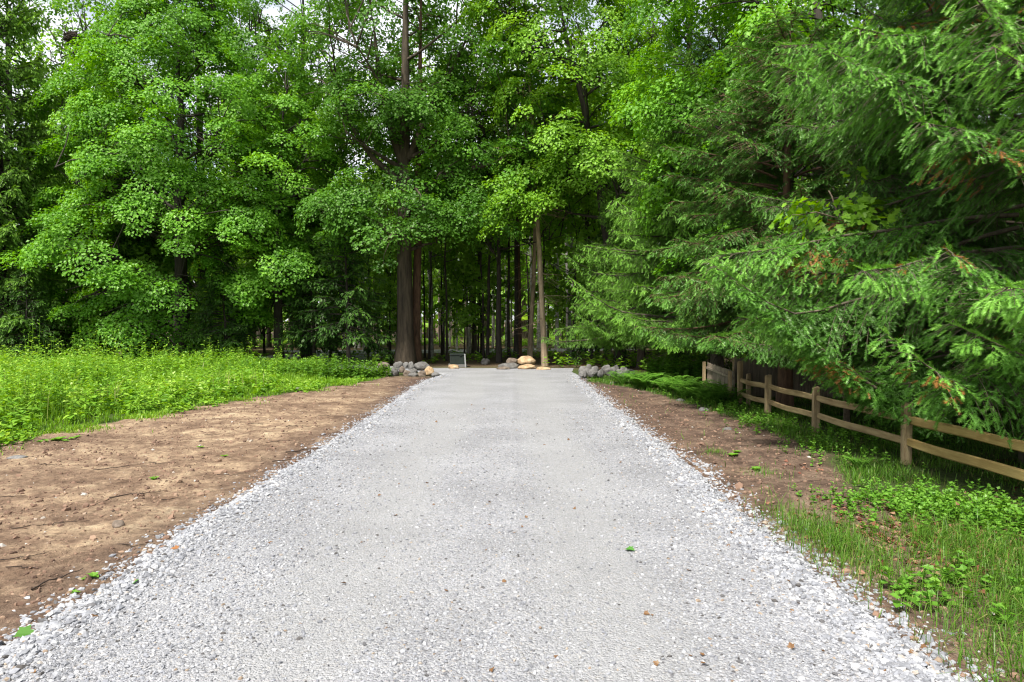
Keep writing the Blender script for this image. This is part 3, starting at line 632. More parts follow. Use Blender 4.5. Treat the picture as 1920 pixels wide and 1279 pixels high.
# meadow: grass, then leafy weeds
def meadow_pts(n, ymin=9.0, ymax=29.0, inset=0.0, xmin=-26):
    x = rng.uniform(xmin, -3.6, n); y = rng.uniform(ymin, ymax, n)
    jl = 0.5 * (fbm(x, y, 1.2, 4, 4) - 0.47)
    k = (x - meadow_x(y) + jl < -inset) & (y < forest_front(x) + 1.0) & (x > -0.80 * y - 1.5) & ~((y > 24.6) & (x > -8.0))
    return x[k], y[k]
md = MB()
x, y = meadow_pts(150000); dd = meadow_x(y) - x
hh = (0.09 + 0.22 * sstep(0.1, 2.6, dd)) * rng.uniform(0.6, 1.3, len(x)) * (0.7 + 0.7 * fbm(x, y, 0.6, 3, 40))
blades(md, x, y, hh, 0.0045 + 0.00028 * y, 0.4, np.clip(rng.random(len(x)) * 0.8 + 0.5 * (fbm(x, y, 0.5, 3, 41) - 0.4), 0, 0.98))
x, y = meadow_pts(7000, inset=0.9); kk = fbm(x, y, 0.4, 3, 47) > 0.5; x, y = x[kk], y[kk]
blades(md, x, y, rng.uniform(0.4, 0.85, len(x)) * np.interp(y, [12, 28], [1.1, 0.6]), 0.004 + 0.00022 * y, 0.3, np.full(len(x), 1.0))
n = 9000; y = rng.uniform(9, 23, n); x = meadow_x(y) + rng.gamma(1.3, 0.16, n) - 0.1; kk = fbm(x, y, 1.4, 3, 48) > 0.47; x, y = x[kk], y[kk]
blades(md, x, y, rng.uniform(0.03, 0.13, len(x)), 0.004 + 0.00028 * y, 0.8)
o = md.build('meadow_grass', M_GRASS); tag(o, 'lush bright green grass filling the meadow', 'grass', kind='stuff')
wd = MB()
x, y = meadow_pts(15000, inset=0.45); pk = fbm(x, y, 0.45, 3, 42); dd = meadow_x(y) - x
k = rng.random(len(x)) < np.clip((pk - 0.24) * 3.4, 0.08, 1); x, y, dd, pk = x[k], y[k], dd[k], pk[k]
hgt = (0.22 + 0.55 * sstep(0.3, 3.0, dd)) * rng.uniform(0.6, 1.4, len(x)) * (0.22 + 3.0 * np.clip(fbm(x, y, 0.5, 4, 44) - 0.30, 0, 1)) * np.interp(y, [12, 18, 28], [1.4, 0.72, 0.36]) * np.interp(x, [-15, -9, -5], [1.75, 1.25, 0.95])
q = rng.random(len(x)) < 0.6
herbs(wd, x[q], y[q], hgt[q] * 1.25, 15, 0.19, tint0=-0.15 + 1.35 * fbm(x, y, 0.8, 2, 45)[q])
herbs(wd, x[~q], y[~q], hgt[~q], 10, 0.20, tint0=-0.2 + 1.5 * fbm(x, y, 0.9, 2, 46)[~q], tmpl=(KITE_V, KITE_F), wmul=0.8)
n = 500; y = rng.uniform(9, 22, n); x = meadow_x(y) + rng.normal(0.05, 0.16, n); kk = fbm(x, y, 1.1, 3, 49) > 0.48; x, y = x[kk], y[kk]
herbs(wd, x, y, rng.uniform(0.06, 0.2, len(x)), 7, 0.11, tmpl=(KITE_V, KITE_F), tint0=0.4, bare=0.3)
o = wd.build('meadow_weeds', M_WEED); tag(o, 'dense leafy weeds growing through the meadow grass', 'weeds', kind='stuff')

# right verge grass
def verge_pts(n, ymin, ymax):
    y = ymin * (ymax / ymin) ** rng.random(n); x = rng.uniform(2.2, 11, n)
    d = dirt_amt(x, y); pat = fbm(x, y, 1.6, 3, 51)
    k = (x > road_r(y) + 0.06 - 0.14 * (pat > 0.52)) & (rng.random(n) < (1 - d) * np.clip((pat - np.where(y < 6.5, 0.48, 0.27)) * 4.0, 0.06, 1) + 0.01) & (x < 0.82 * y + 1.2)
    return x[k], y[k]
vg = MB()
x, y = verge_pts(190000, 2.6, 23)
k = ~((x > 3.5) & (y < 7.4) & (rng.random(len(x)) < 0.72)); x, y = x[k], y[k]
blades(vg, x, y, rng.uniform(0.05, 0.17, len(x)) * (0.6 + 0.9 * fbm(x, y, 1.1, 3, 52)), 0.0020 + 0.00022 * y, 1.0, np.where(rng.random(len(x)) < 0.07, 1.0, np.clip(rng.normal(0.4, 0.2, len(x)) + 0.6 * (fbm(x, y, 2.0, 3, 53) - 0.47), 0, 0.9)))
# tongue of grass and tufts at the gravel edge
for cx, cy, sx, sy, nn, hm in [(2.55, 5.5, 0.18, 0.5, 1500, 0.2), (2.9, 5.3, 0.35, 0.35, 350, 0.12), (2.75, 4.2, 0.3, 0.8, 900, 0.15), (3.5, 4.4, 0.35, 0.5, 1900, 0.2), (3.0, 3.2, 0.35, 0.4, 2300, 0.22), (3.0, 8.1, 0.12, 0.12, 130, 0.1), (2.8, 9.4, 0.1, 0.12, 120, 0.1), (3.7, 5.4, 0.3, 0.4, 1500, 0.22)]:
    x = rng.normal(cx, sx, nn); y = rng.normal(cy, sy, nn); k = x > road_r(y) - 0.02; x, y = x[k], y[k]
    blades(vg, x, y, hm * rng.uniform(0.4, 1.2, len(x)), 0.0026, 1.0)
o = vg.build('verge_grass', M_GRASS_SHADE); tag(o, 'green roadside grass around the rail fence', 'grass', kind='stuff')
# broad-leaved ground cover on the right
gc = MB()
def patch(cx, cy, sx, sy, nn): return rng.normal(cx, sx, nn), rng.normal(cy, sy, nn)
for (px, py, sx, sy, nn, hm, lf) in [(1800, 965, 0.5, 0.33, 230, 0.16, 0.07), (1880, 985, 0.35, 0.3, 130, 0.16, 0.07), (1700, 945, 0.28, 0.25, 110, 0.12, 0.06), (1640, 830, 0.5, 0.5, 90, 0.2, 0.08), (1560, 850, 0.4, 0.5, 80, 0.14, 0.06), (1440, 800, 0.35, 0.9, 120, 0.14, 0.07), (1330, 755, 0.35, 1.2, 180, 0.16, 0.08), (1870, 1110, 0.2, 0.25, 16, 0.13, 0.08), (1760, 1130, 0.25, 0.2, 14, 0.13, 0.09), (1590, 960, 0.2, 0.25, 35, 0.08, 0.05)]:
    c = G(px, py); x, y = patch(c[0], c[1], sx, sy, nn); k = x > road_r(y) + 0.12; x, y = x[k], y[k]
    herbs(gc, x, y, hm * rng.uniform(0.5, 1.3, len(x)), 7, lf, tmpl=(KITE_V, KITE_F), tint0=0.55, droop=0.15, bare=0.35)
o = gc.build('ground_cover_plants', M_WEED_DK if False else M_FERN); tag(o, 'low broad-leaved green plants covering the right bank', 'ground cover', kind='stuff')
# dead leaf litter on the right bank and below the wood
lt = MB()
n = 22000; x = rng.uniform(2.3, 8, n); y = rng.uniform(2.6, 9, n); c = G(1830, 1020)
k = rng.random(n) < np.exp(-((x - c[0]) / 1.1) ** 2 - ((y - c[1]) / 0.7) ** 2) + 0.10 * (x > 3) * (fbm(x, y, 1.2, 3, 57) > 0.45); k &= x > road_r(y) + 0.15; x, y = x[k], y[k]; n = len(x)
lt.inst(KITE_V * [1, 0.8, 2.2], KITE_F, np.stack([x, y, ground_z(x, y) + 0.012], -1), frames(nrm(rng.normal(0, 1, (n, 3)) * [1, 1, 0.2]), np.array([0, 0, 1]) + rng.normal(0, 0.4, (n, 3))), rng.uniform(0.03, 0.075, n), rng.random(n))
o = lt.build('leaf_litter', leaf_mat('dead_leaf', [(0, (0.09, 0.03, 0.022)), (0.5, (0.20, 0.075, 0.05)), (1, (0.34, 0.19, 0.12))], trans=0.1)); tag(o, 'reddish dead leaves lying on the right bank', 'leaf litter', kind='stuff')
# forest undergrowth
ug = MB(); n = 9000; x = rng.uniform(-34, 26, n); y = rng.uniform(24, 70, n)
k = (y > forest_front(x) + 0.5) & ~((x > -13.5) & (x < -9) & (y > 28) & (y < 40)) & (rng.random(n) < np.clip((fbm(x, y, 0.25, 3, 61) - 0.32) * 4, 0.05, 1)); x, y = x[k], y[k]
k = ~((y > 38) & (y < 52) & (x > -18) & (x < 10)); x, y = x[k], y[k]
herbs(ug, x, y, rng.uniform(0.15, 0.6, len(x)), 9, 0.26, tmpl=(KITE_V, KITE_F), tint0=0.5, z=np.zeros(len(x)), bare=0.3)
o = ug.build('forest_undergrowth', M_FOREST); tag(o, 'low green undergrowth on the forest floor', 'undergrowth', kind='stuff')
#@@TREES
# ------------------------------------------------------------------ trees
import time as _t
_t0 = _t.time()
# left bright maple, skirted to the ground
skirt = lambda u: np.interp(u, [0, 0.1, 0.25, 0.45, 0.62, 0.8, 0.92, 1], [0.45, 0.82, 1.0, 0.98, 0.80, 0.44, 0.25, 0.05])
make_tree('maple_tree', 'broad bright green maple skirting to the ground behind the meadow', broadleaf(21, 18.5, 0.5, 6.3, 0.32, 22, 470, 330, 0.125, 0.85, prof=skirt, inner=0.45), M_BARK_DK, M_MAPLE, (-15.3, 31.5, 0))
make_tree('maple_tree', 'smaller bright green maple right of the broad one, low boughs over the meadow', broadleaf(22, 14, 2.8, 3.6, 0.2, 16, 170, 290, 0.122, 0.75, prof=skirt, inner=0.4), M_BARK_DK, M_MAPLE, (-10.6, 31.0, 0), rz=1.0)
make_tree('maple_tree', 'tall darker maple with a straight black trunk between two maples', broadleaf(23, 22, 6.5, 4.3, 0.24, 18, 150, 230, 0.125, 0.8, inner=0.3), M_BARK_DK, M_MAPLE_DEEP, (-10.4, 34.5, 0))
make_tree('maple_tree', 'tall leafy maple filling the sky behind the broad bright maple', broadleaf(24, 23, 7, 5.2, 0.28, 18, 190, 230, 0.13, 0.9, inner=0.3), M_BARK_DK, M_MAPLE, (-16.5, 36.5, 0))
# the big old maple beside the stones; arms in local coordinates
bx, by = G(760, 684)
big_prof = lambda u: np.interp(u, [0, 0.15, 0.4, 0.7, 0.9, 1], [0.35, 0.75, 1.0, 1.0, 0.7, 0.1])
arm1 = np.array([at(775, 375, by), at(815, 335, by - 0.6), at(880, 318, by - 1.2), at(940, 302, by - 1.8), at(985, 275, by - 2.2)]) - [bx, by, 0]
arm2 = np.array([at(765, 430, by), at(720, 410, by - 1), at(660, 385, by - 2), at(600, 400, by - 2.6)]) - [bx, by, 0]
arm4 = np.array([at(762, 400, by), at(750, 425, by - 1.5), at(735, 440, by - 2.8), at(720, 455, by - 3.4)]) - [bx, by, 0]
arm5 = np.array([at(762, 330, by), at(775, 345, by - 1.5), at(790, 370, by - 2.6), at(795, 395, by - 3.2)]) - [bx, by, 0]
fork1 = np.array([at(764, 330, by), at(735, 250, by), at(712, 150, by - 0.5), at(700, 40, by - 1)]) - [bx, by, 0]
fork2 = np.array([at(766, 300, by), at(800, 220, by), at(845, 140, by - 0.5), at(880, 60, by - 1)]) - [bx, by, 0]
fork3 = np.array([at(764, 350, by), at(690, 290, by - 0.6), at(640, 200, by - 1), at(625, 110, by - 1.2)]) - [bx, by, 0]
arm6 = np.array([at(764, 250, by), at(760, 225, by - 1.5), at(752, 205, by - 2.8), at(748, 190, by - 3.4)]) - [bx, by, 0]
arm3 = np.array([at(770, 450, by), at(820, 405, by - 1), at(890, 400, by - 2), at(950, 415, by - 2.6)]) - [bx, by, 0]
make_tree('maple_tree', 'old maple with the thickest trunk, beside the heap of round stones', broadleaf(25, 23, 6.6, 5.6, 0.37, 16, 215, 250, 0.122, 0.85, prof=big_prof, wig=0.12, inner=0.25, top=0.82,
    arms=[(arm1, 0.17, 26), (arm2, 0.12, 22), (arm3, 0.10, 24), (arm4, 0.08, 7), (arm5, 0.07, 9), (arm6, 0.07, 14), (fork1, 0.2, 16), (fork2, 0.18, 16), (fork3, 0.13, 14)]), M_BARK_OLD, M_MAPLE_DEEP, (bx, by, 0))
make_tree('pine_tree', 'slim reddish trunk leaning close beside the old maple', conifer(26, 19, 10, 2.2, 34, 0.21, SHOOT_LO, 0.3, 0.16, (0.2, 0.34), dead=8, lean=0.012), M_BARK_RED, M_HEMLOCK, (*G(783, 682), 0))
make_tree('maple_tree', 'yellow-green maple glowing at the top centre over the driveway', broadleaf(27, 19, 7.2, 4.1, 0.22, 18, 270, 270, 0.122, 0.85, inner=0.35, lean=(-0.15, 0), arms=[(np.array([at(1110, 330, 28.6), at(1060, 345, 28), at(1000, 370, 27.4), at(950, 395, 27)]) - [4.6, 28.6, 0], 0.07, 34)]), M_BARK_DK, M_MAPLE_LIME, (4.6, 28.6, 0))
make_tree('maple_tree', 'mid green maple arching behind the two bare pine trunks', broadleaf(28, 13, 5.8, 4.2, 0.11, 16, 190, 230, 0.125, 0.8, inner=0.35), M_BARK_DK, M_MAPLE, (-0.6, 31.5, 0), rz=2.0)
make_tree('maple_tree', 'leafy green maple rising behind the spruces on the right', broadleaf(29, 17, 3.0, 5.2, 0.25, 20, 380, 300, 0.11, 0.75, inner=0.4), M_BARK_DK, M_MAPLE, (8.8, 19.5, 0))
make_tree('maple_tree', 'dark slender maple with sky gaps above the left spruce', broadleaf(30, 24, 7, 4.2, 0.26, 20, 160, 210, 0.125, 0.8, inner=0.25), M_BARK_DK, M_MAPLE_DEEP, (7.5, 30, 0))
make_tree('maple_tree', 'small lime green maple sapling poking out between the spruces', broadleaf(31, 4.0, 2.3, 0.85, 0.03, 9, 34, 24, 0.13, 0.34, inner=0.3, tmpl=(MAPLE_V, MAPLE_F), lean=(-0.24, -0.26)), M_TWIG, M_MAPLE_LIME, (5.75, 11.7, 0))

# bare pine trunks at the end of the driveway
px_, py_ = G(1023, 686); p2x, p2y = G(993, 676)
make_tree('pine_tree', 'pale straight pine trunk standing behind the flat tan boulders', conifer(41, 19, 8.5, 2.6, 26, 0.118, SHOOT_LO, 0.28, 0.15, (0.2, 0.36), dead=38, lean=-0.05), M_BARK_PALE, M_HEMLOCK, (px_, py_, 0))
make_tree('pine_tree', 'pale pine trunk just behind the big tan boulder', conifer(42, 18, 8.5, 2.4, 24, 0.11, SHOOT_LO, 0.28, 0.15, (0.2, 0.36), dead=34, lean=0.045), M_BARK_PALE, M_HEMLOCK, (p2x, p2y, 0))
make_tree('pine_tree', 'dark brown pine trunk left of the two pale ones', conifer(43, 20, 8, 2.8, 26, 0.15, SHOOT_LO, 0.28, 0.15, (0.2, 0.36), dead=36), M_BARK_RED, M_HEMLOCK, (*G(972, 672), 0))

# spruces along the right
ARC = (PI * 1.12, 1.9)
s1 = make_tree('spruce_tree', 'big pale green spruce beside the driveway above the grey rock pile', conifer(51, 11.0, 1.5, 4.3, 210, 0.2, SHOOT_MID, 0.10, 0.075, (0.14, 0.22), e0=0.05, droop=0.30, pw=0.62, arc=ARC, dead=150, dtop=4.5, back=0.5, sdroop=0.4, floor=lambda p: 1.3 + 0.75 * np.clip(-2.3 - p[..., 0], 0, 3)), M_BARK, M_SPRUCE_PALE, (6.5, 21.6, 0))
for i, (sx0, sy0, sc, lb) in enumerate([(10.4, 14.8, 0.95, 'tall spruce behind the leafy maple on the right'), (10.5, 25.5, 1.1, 'spruce deep behind the big pale green spruce'), (12.5, 9.8, 1.0, 'spruce hidden behind the nearest boughs at the right edge'), (14.5, 17, 1.1, 'far right spruce deep in the wood'), (5.2, 27.5, 0.8, 'spruce at the far end of the driveway behind the pale green one')]):
    dup(s1, (sx0, sy0, 0), 0.4 * i - 0.6, sc, lb)
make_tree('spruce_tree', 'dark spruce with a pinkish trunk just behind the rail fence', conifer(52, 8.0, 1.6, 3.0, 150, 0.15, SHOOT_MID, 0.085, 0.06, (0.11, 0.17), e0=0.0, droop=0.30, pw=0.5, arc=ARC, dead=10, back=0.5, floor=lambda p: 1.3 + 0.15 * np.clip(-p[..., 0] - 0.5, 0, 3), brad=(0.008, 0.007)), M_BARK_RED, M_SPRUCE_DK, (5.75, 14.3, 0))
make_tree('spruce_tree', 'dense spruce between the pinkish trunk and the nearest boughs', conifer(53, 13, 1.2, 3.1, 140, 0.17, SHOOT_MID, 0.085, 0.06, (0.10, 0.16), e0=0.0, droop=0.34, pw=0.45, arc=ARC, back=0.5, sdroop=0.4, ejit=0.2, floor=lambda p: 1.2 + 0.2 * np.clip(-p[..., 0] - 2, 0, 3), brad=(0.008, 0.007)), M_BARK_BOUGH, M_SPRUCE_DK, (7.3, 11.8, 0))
make_tree('spruce_tree', 'nearest spruce hanging bright boughs over the rail fence', conifer(54, 13, 0.9, 3.9, 140, 0.17, SHOOT_HI, 0.05, 0.06, (0.11, 0.17), e0=0.06, droop=0.30, pw=0.65, arc=(PI * 1.1, 1.9), brown=0.3, back=0.3, sdroop=0.42, ejit=0.2, floor=lambda p: 0.66 + 0.8 * np.clip(-1.6 - p[..., 0], 0, 3), brad=(0.007, 0.0055)), M_BARK_BOUGH, M_SPRUCE, (6.7, 8.6, 0))
make_tree('spruce_tree', 'spruce at the right edge with boughs reaching in overhead', conifer(55, 12, 1.3, 3.2, 105, 0.17, SHOOT_HI, 0.05, 0.06, (0.11, 0.17), e0=0.06, droop=0.30, pw=0.5, arc=(PI * 0.9, 1.35), brown=0.3, back=0.15, sdroop=0.42, ejit=0.18, floor=lambda p: 0.95 + 0.5 * np.clip(-1.2 - p[..., 0], 0, 3), brad=(0.007, 0.0055)), M_BARK_BOUGH, M_SPRUCE, (7.3, 6.0, 0))

# cedars far left, hemlocks under the maples
cw = conifer(61, 17, 0.4, 3.7, 230, 0.25, SHOOT_LO, 0.14, 0.09, (0.16, 0.27), e0=0.12, droop=0.42, pw=0.6, arc=(PI * 1.6, 2.2), sdroop=0.5)
c0 = make_tree('cedar_tree', 'tall cedar with drooping sprays at the far left edge', cw, M_BARK_DK, M_CEDAR, (-22.0, 29.5, 0), group='cedars at the left edge')
dup(c0, (-24.8, 34, 0), 0.6, 1.15, 'second cedar rising behind the far left cedar')
dup(c0, (-20.2, 36, 0), 1.1, 0.95, 'cedar half hidden by the broad bright maple')
hw = conifer(62, 7, 1.3, 2.2, 70, 0.09, SHOOT_LO, 0.16, 0.10, (0.14, 0.24), e0=0.05, droop=0.4, pw=0.7, sdroop=0.35)
h0 = make_tree('hemlock_tree', 'young hemlock with dark drooping boughs left of the old maple', hw, M_BARK_DK, M_HEMLOCK, (-7.0, 29.4, 0), group='young hemlocks under the maples')
for i, (hx, hy, sc, lb) in enumerate([(-8.8, 30.5, 0.8, 'small dark hemlock between the lane and the meadow'), (-12.6, 30.0, 0.75, 'dark hemlock under the low maple boughs'), (4.6, 30.5, 1.1, 'dark hemlock behind the grey rock pile'), (-20.0, 28.0, 0.6, 'low hemlock at the foot of the far left cedar'), (7.5, 25.5, 1.0, 'dark hemlock behind the pale green spruce')]):
    dup(h0, (hx, hy, 0), 1.3 * i + 0.7, sc, lb)
# tall thin tree with the nest
tn = at(137, 72, 40.0)
make_tree('birch_tree', 'thin tall tree holding a dark nest at the upper left', broadleaf(33, 21, 13, 3.2, 0.14, 12, 60, 90, 0.17, 0.8), M_BARK_DK, M_MAPLE_DEEP, (tn[0] + 0.1, 40.0, 0))

# wood behind: four kinds, copied
tallA = make_tree('forest_tree', 'tall dark trunk in the wood left of the stone heap', broadleaf(71, 20, 8.5, 3.6, 0.16, 12, 62, 90, 0.22, 0.95), M_BARK_DK, M_FOREST, (-11.5, 44, 0), group='tall leafy trees in the wood')
tallB = make_tree('forest_tree', 'tall brown trunk deep in the wood', broadleaf(72, 18, 7.5, 3.2, 0.13, 12, 56, 90, 0.22, 0.9), M_BARK, M_FOREST, (-2.2, 40, 0), group='tall leafy trees in the wood')
pale = make_tree('birch_tree', 'slim pale birch trunk deep in the wood', broadleaf(73, 16, 7.5, 2.4, 0.10, 10, 40, 80, 0.22, 0.8), M_BARK_WHITE, M_FOREST, (-4.2, 35.5, 0), group='pale birches in the wood')
cnf = make_tree('fir_tree', 'dark bare-stemmed fir deep in the wood', conifer(74, 18, 7.5, 2.6, 26, 0.11, SHOOT_LO, 0.3, 0.18, (0.25, 0.42), dead=24), M_BARK_DK, M_HEMLOCK, (0.2, 34.5, 0), group='dark firs in the wood')
sapl = make_tree('young_tree', 'thin leafy young tree in the understorey of the wood', broadleaf(75, 6.5, 1.6, 1.9, 0.045, 10, 46, 60, 0.2, 0.55, inner=0.2), M_BARK_DK, M_FOREST, (-6.5, 40, 0), group='young trees in the understorey')
pole = make_tree('forest_tree', 'thin dark pole of a tree in the wood behind the boulders', broadleaf(76, 14, 7.0, 1.6, 0.065, 8, 34, 60, 0.2, 0.6), M_BARK_DK, M_FOREST, (-1.2, 33.6, 0), group='thin pole trees in the wood')
r2 = np.random.default_rng(5)
used = [(-15.3, 31.5), (-10.6, 31), (-10.4, 34.5), (-16.5, 36.5), (bx, by), (2.6, 33.5), (0.2, 36.5), (px_, py_), (p2x, p2y)]
def place(proto, n, xr, yr, lab, mind=1.1, scr=(0.85, 1.15)):
    k = 0; tries = 0
    while k < n and tries < 4000:
        tries += 1
        y_ = r2.uniform(*yr); x_ = r2.uniform(*xr) * (y_ / 40 if abs(xr[1] - xr[0]) > 10 else 1)
        if -13.8 < x_ < -6.4 and 27 < y_ < 40.5: continue
        if y_ < forest_front(x_) + 5: continue
        if ((x_ + 2) / 12) ** 2 + ((y_ - 44.5) / 7) ** 2 < 1 and not (proto is pale and r2.random() < 0.5): continue
        if min(math.hypot(x_ - a, y_ - b) for a, b in used) < mind: continue
        used.append((x_, y_)); gap = -0.30 < x_ / y_ < 0.02 and proto is not sapl
        dup(proto, (x_, y_, 0), r2.uniform(0, 6.28), r2.uniform(*scr) * (0.68 if gap else 1), lab); k += 1
place(tallA, 8, (-26, 20), (34, 57), 'tall dark leafy tree standing among many in the wood')
place(tallB, 8, (-22, 18), (34, 57), 'tall brown leafy tree standing among many in the wood')
place(pole, 46, (-12, 7.5), (33, 56), 'thin dark pole of a tree standing among many in the wood', 0.7)
place(pale, 40, (-11.5, 7), (33, 60), 'slim pale birch standing among others in the wood')
place(cnf, 8, (-14, 16), (32, 57), 'dark bare-stemmed fir standing among others in the wood')
place(sapl, 46, (-24, 16), (33, 58), 'thin young tree in the understorey of the wood', 0.8, (0.6, 1.3))

for (px0, yy0, sc0, lb) in [(1075, 34.5, 1.2, 'leafy young tree right of the pale pine trunks'), (690, 33.0, 1.0, 'leafy young tree by the lane left of the old maple'), (620, 33.0, 1.1, 'leafy young tree at the lane edge, left of its neighbour by the old maple')]:
    dup(sapl, (at(px0, 600, yy0)[0], yy0, 0), px0, sc0, lb)

# far wood that reads as one mass
ff = MB(); r3 = np.random.default_rng(9); n = 70000
a = r3.uniform(-1.15, 1.15, n); dist = r3.uniform(72, 105, n); hmax = 15 + 6 * vnoise(a * 14, a * 0, 1, 71)
hz = r3.random(n) ** 0.8 * hmax
pos = np.stack([np.sin(a) * dist, np.cos(a) * dist, hz + 0.3], -1)
cl = vnoise(a * 60, hz * 0.8, 1.0, 72); pos = pos[cl > 0.30 * sstep(1, 9, hz)]; n = len(pos)
ff.inst(KITE_V, KITE_F, pos, frames(nrm(r3.normal(0, 1, (n, 3)) - [0, 0, 0.4]), np.array([0, 0, 1.0]) + r3.normal(0, 0.5, (n, 3))), r3.uniform(0.5, 1.2, n), r3.random(n))
na = 420; a = r3.uniform(-1.1, 1.1, na); dist = r3.uniform(66, 100, na); b = np.stack([np.sin(a) * dist, np.cos(a) * dist, np.zeros(na)], -1)
ff.tubes(b[:, None] + np.array([0, 0, 1.0]) * np.linspace(-0.2, 16, 4)[None, :, None], np.linspace(0.2, 0.05, 4)[None] * r3.uniform(0.6, 1.4, (na, 1)), sides=6, mi=1)
o = ff.build('distant_forest', [M_FOREST, M_BARK]); tag(o, 'far mass of green forest behind the visible trunks', 'forest', kind='stuff')
print('trees', _t.time() - _t0)
#@@OBJECTS
# ------------------------------------------------------------------ boulders
R_TAN = rock_mat('boulder_tan', (0.22, 0.14, 0.075), (0.44, 0.30, 0.165), (0.58, 0.45, 0.30))
R_GREY = rock_mat('boulder_grey', (0.057, 0.052, 0.047), (0.130, 0.122, 0.112), (0.217, 0.207, 0.192))
R_BROWN = rock_mat('boulder_brown', (0.068, 0.050, 0.034), (0.160, 0.122, 0.092), (0.260, 0.214, 0.168))
R_PALE = rock_mat('boulder_pale', (0.099, 0.093, 0.085), (0.166, 0.158, 0.148), (0.238, 0.230, 0.218))
def boulder(name, label, loc, dims, mat, seed, group=None, jag=0.16, sub=4, facet=0, cat='boulder', rz=None):
    bm = bmesh.new(); bmesh.ops.create_icosphere(bm, subdivisions=sub, radius=1)
    rr = np.random.default_rng(seed); off = Vector(rr.uniform(-50, 50, 3))
    planes = [(Vector(nrm(rr.normal(0, 1, 3))), rr.uniform(0.62, 0.9)) for _ in range(facet)]
    for v in bm.verts:
        p = v.co.copy(); d = 1 + jag * (mnoise.noise(p * 1.1 + off) * 1.5 + 0.6 * mnoise.noise(p * 2.7 + off) + 0.25 * mnoise.noise(p * 7 + off))
        p = p * d
        for nn, c in planes:
            e = p.dot(nn) - c
            if e > 0: p -= nn * e * 0.9
        v.co = Vector((p.x * dims[0] / 2, p.y * dims[1] / 2, (p.z if p.z > -0.6 else -0.6 - (p.z + 0.6) * 0.1) * dims[2] / 1.6 + dims[2] * 0.36))
    me = bpy.data.meshes.new(name); bm.to_mesh(me); bm.free(); me.materials.append(mat)
    for pl in me.polygons: pl.use_smooth = facet < 5
    o = bpy.data.objects.new(name, me); COL.objects.link(o); o.location = loc; o.rotation_euler = (0, 0, rr.uniform(-0.4, 0.4) if rz is None else rz)
    return tag(o, label, cat, group)
def px_boulder(px, pyb, wpx, hpx, mat, label, seed, group, depth=0.8, zlift=0.0, Y=None, **k):
    gx_, gy_ = G(px, pyb) if Y is None else (at(px, 600, Y)[0], Y)
    w = wpx / FPX * gy_; h = hpx / FPX * gy_
    z = 0.0 if Y is None else max(0, at(px, pyb, Y)[2])
    return boulder('boulder', label, (gx_, gy_ + w * depth / 2, z - 0.02), (w, w * depth, h), mat, seed, group, **k)
g1 = 'round stones heaped left of the driveway end'
YL = G(760, 706)[1]
for i, (px, py, w, h, mt, dy, lb) in enumerate([
    (717, 695, 26, 16, R_BROWN, 0.5, 'brown boulder at the left end of the stone heap'), (737, 704, 20, 15, R_GREY, 0.1, 'rounded grey stone low in the stone heap, second from its left end'),
    (746, 692, 19, 15, R_GREY, 0.5, 'grey stone on top of the heap, below the old maple trunk'), (753, 698, 11, 12, R_BROWN, 0.25, 'small tan stone wedged in the middle of the heap'),
    (760, 690, 12, 12, R_PALE, 0.5, 'small pale stone on top of the heap'), (770, 692, 11, 14, R_PALE, 0.4, 'upright pale stone touching the largest grey stone'),
    (774, 701, 16, 11, R_GREY, 0.2, 'grey stone tucked under the largest grey stone'), (789, 694, 29, 16, R_GREY, 0.3, 'largest grey boulder of the heap, on its right'),
    (804, 702, 20, 15, R_TAN, 0.1, 'orange tan boulder at the right of the heap'), (773, 708, 18, 9, R_GREY, -0.1, 'flat grey stone at the front foot of the heap'),
    (816, 707, 16, 9, R_PALE, 0.0, 'low pale stone at the right tip of the heap beside gravel'), (762, 705, 14, 12, R_BROWN, 0.1, 'brown stone low in the middle of the heap'),
    (727, 704, 14, 11, R_BROWN, 0.15, 'small dark brown stone under the left end boulder'), (790, 706, 17, 11, R_BROWN, 0.05, 'brown stone beneath the largest grey boulder')]):
    px_boulder(px, py, w, h, mt, lb, 100 + i, g1, Y=YL + dy)
g2 = 'boulders facing the end of the driveway'
for i, (px, py, w, h, mt, lb, Y_) in enumerate([
    (850, 692, 22, 9, R_TAN, 'low tan boulder in front of the green utility box', None), (910, 684, 17, 13, R_GREY, 'lone round grey boulder between the utility box and the boulder group', None),
    (954, 692, 40, 12, R_GREY, 'wide flat grey boulder at the left of the boulder group', None), (959, 683, 22, 13, R_BROWN, 'grey brown boulder stacked on the wide flat one', 27.6),
    (987, 684, 35, 18, R_TAN, 'large golden tan boulder on top of the group', 27.7), (989, 693, 36, 10, R_TAN, 'flat tan boulder under the large golden one', None),
    (1020, 694, 28, 7, R_TAN, 'long low tan boulder at the right end of the group', None), (943, 694, 26, 7, R_BROWN, 'thin brown slab leaning at the front left of the group', None)]):
    px_boulder(px, py, w, h, mt, lb, 130 + i, g2, Y=Y_)
rk = np.random.default_rng(77); g3 = 'broken grey rocks piled right of the driveway'
for i in range(30):
    t = rk.random(); px = 1092 + 100 * t + rk.normal(0, 3); row = rk.random()
    py = 707 - 15 * row * math.sin(PI * min(1, 0.2 + t * 0.75)) + 4 * t
    px_boulder(px, py, rk.uniform(11, 24), rk.uniform(10, 17), R_PALE if rk.random() < 0.55 else R_GREY, 'angular broken grey rock in the pile right of the driveway', 160 + i, g3, Y=G(1140, 711)[1] + 0.9 * row + 0.1 * rk.random(), facet=9, jag=0.22, sub=3)
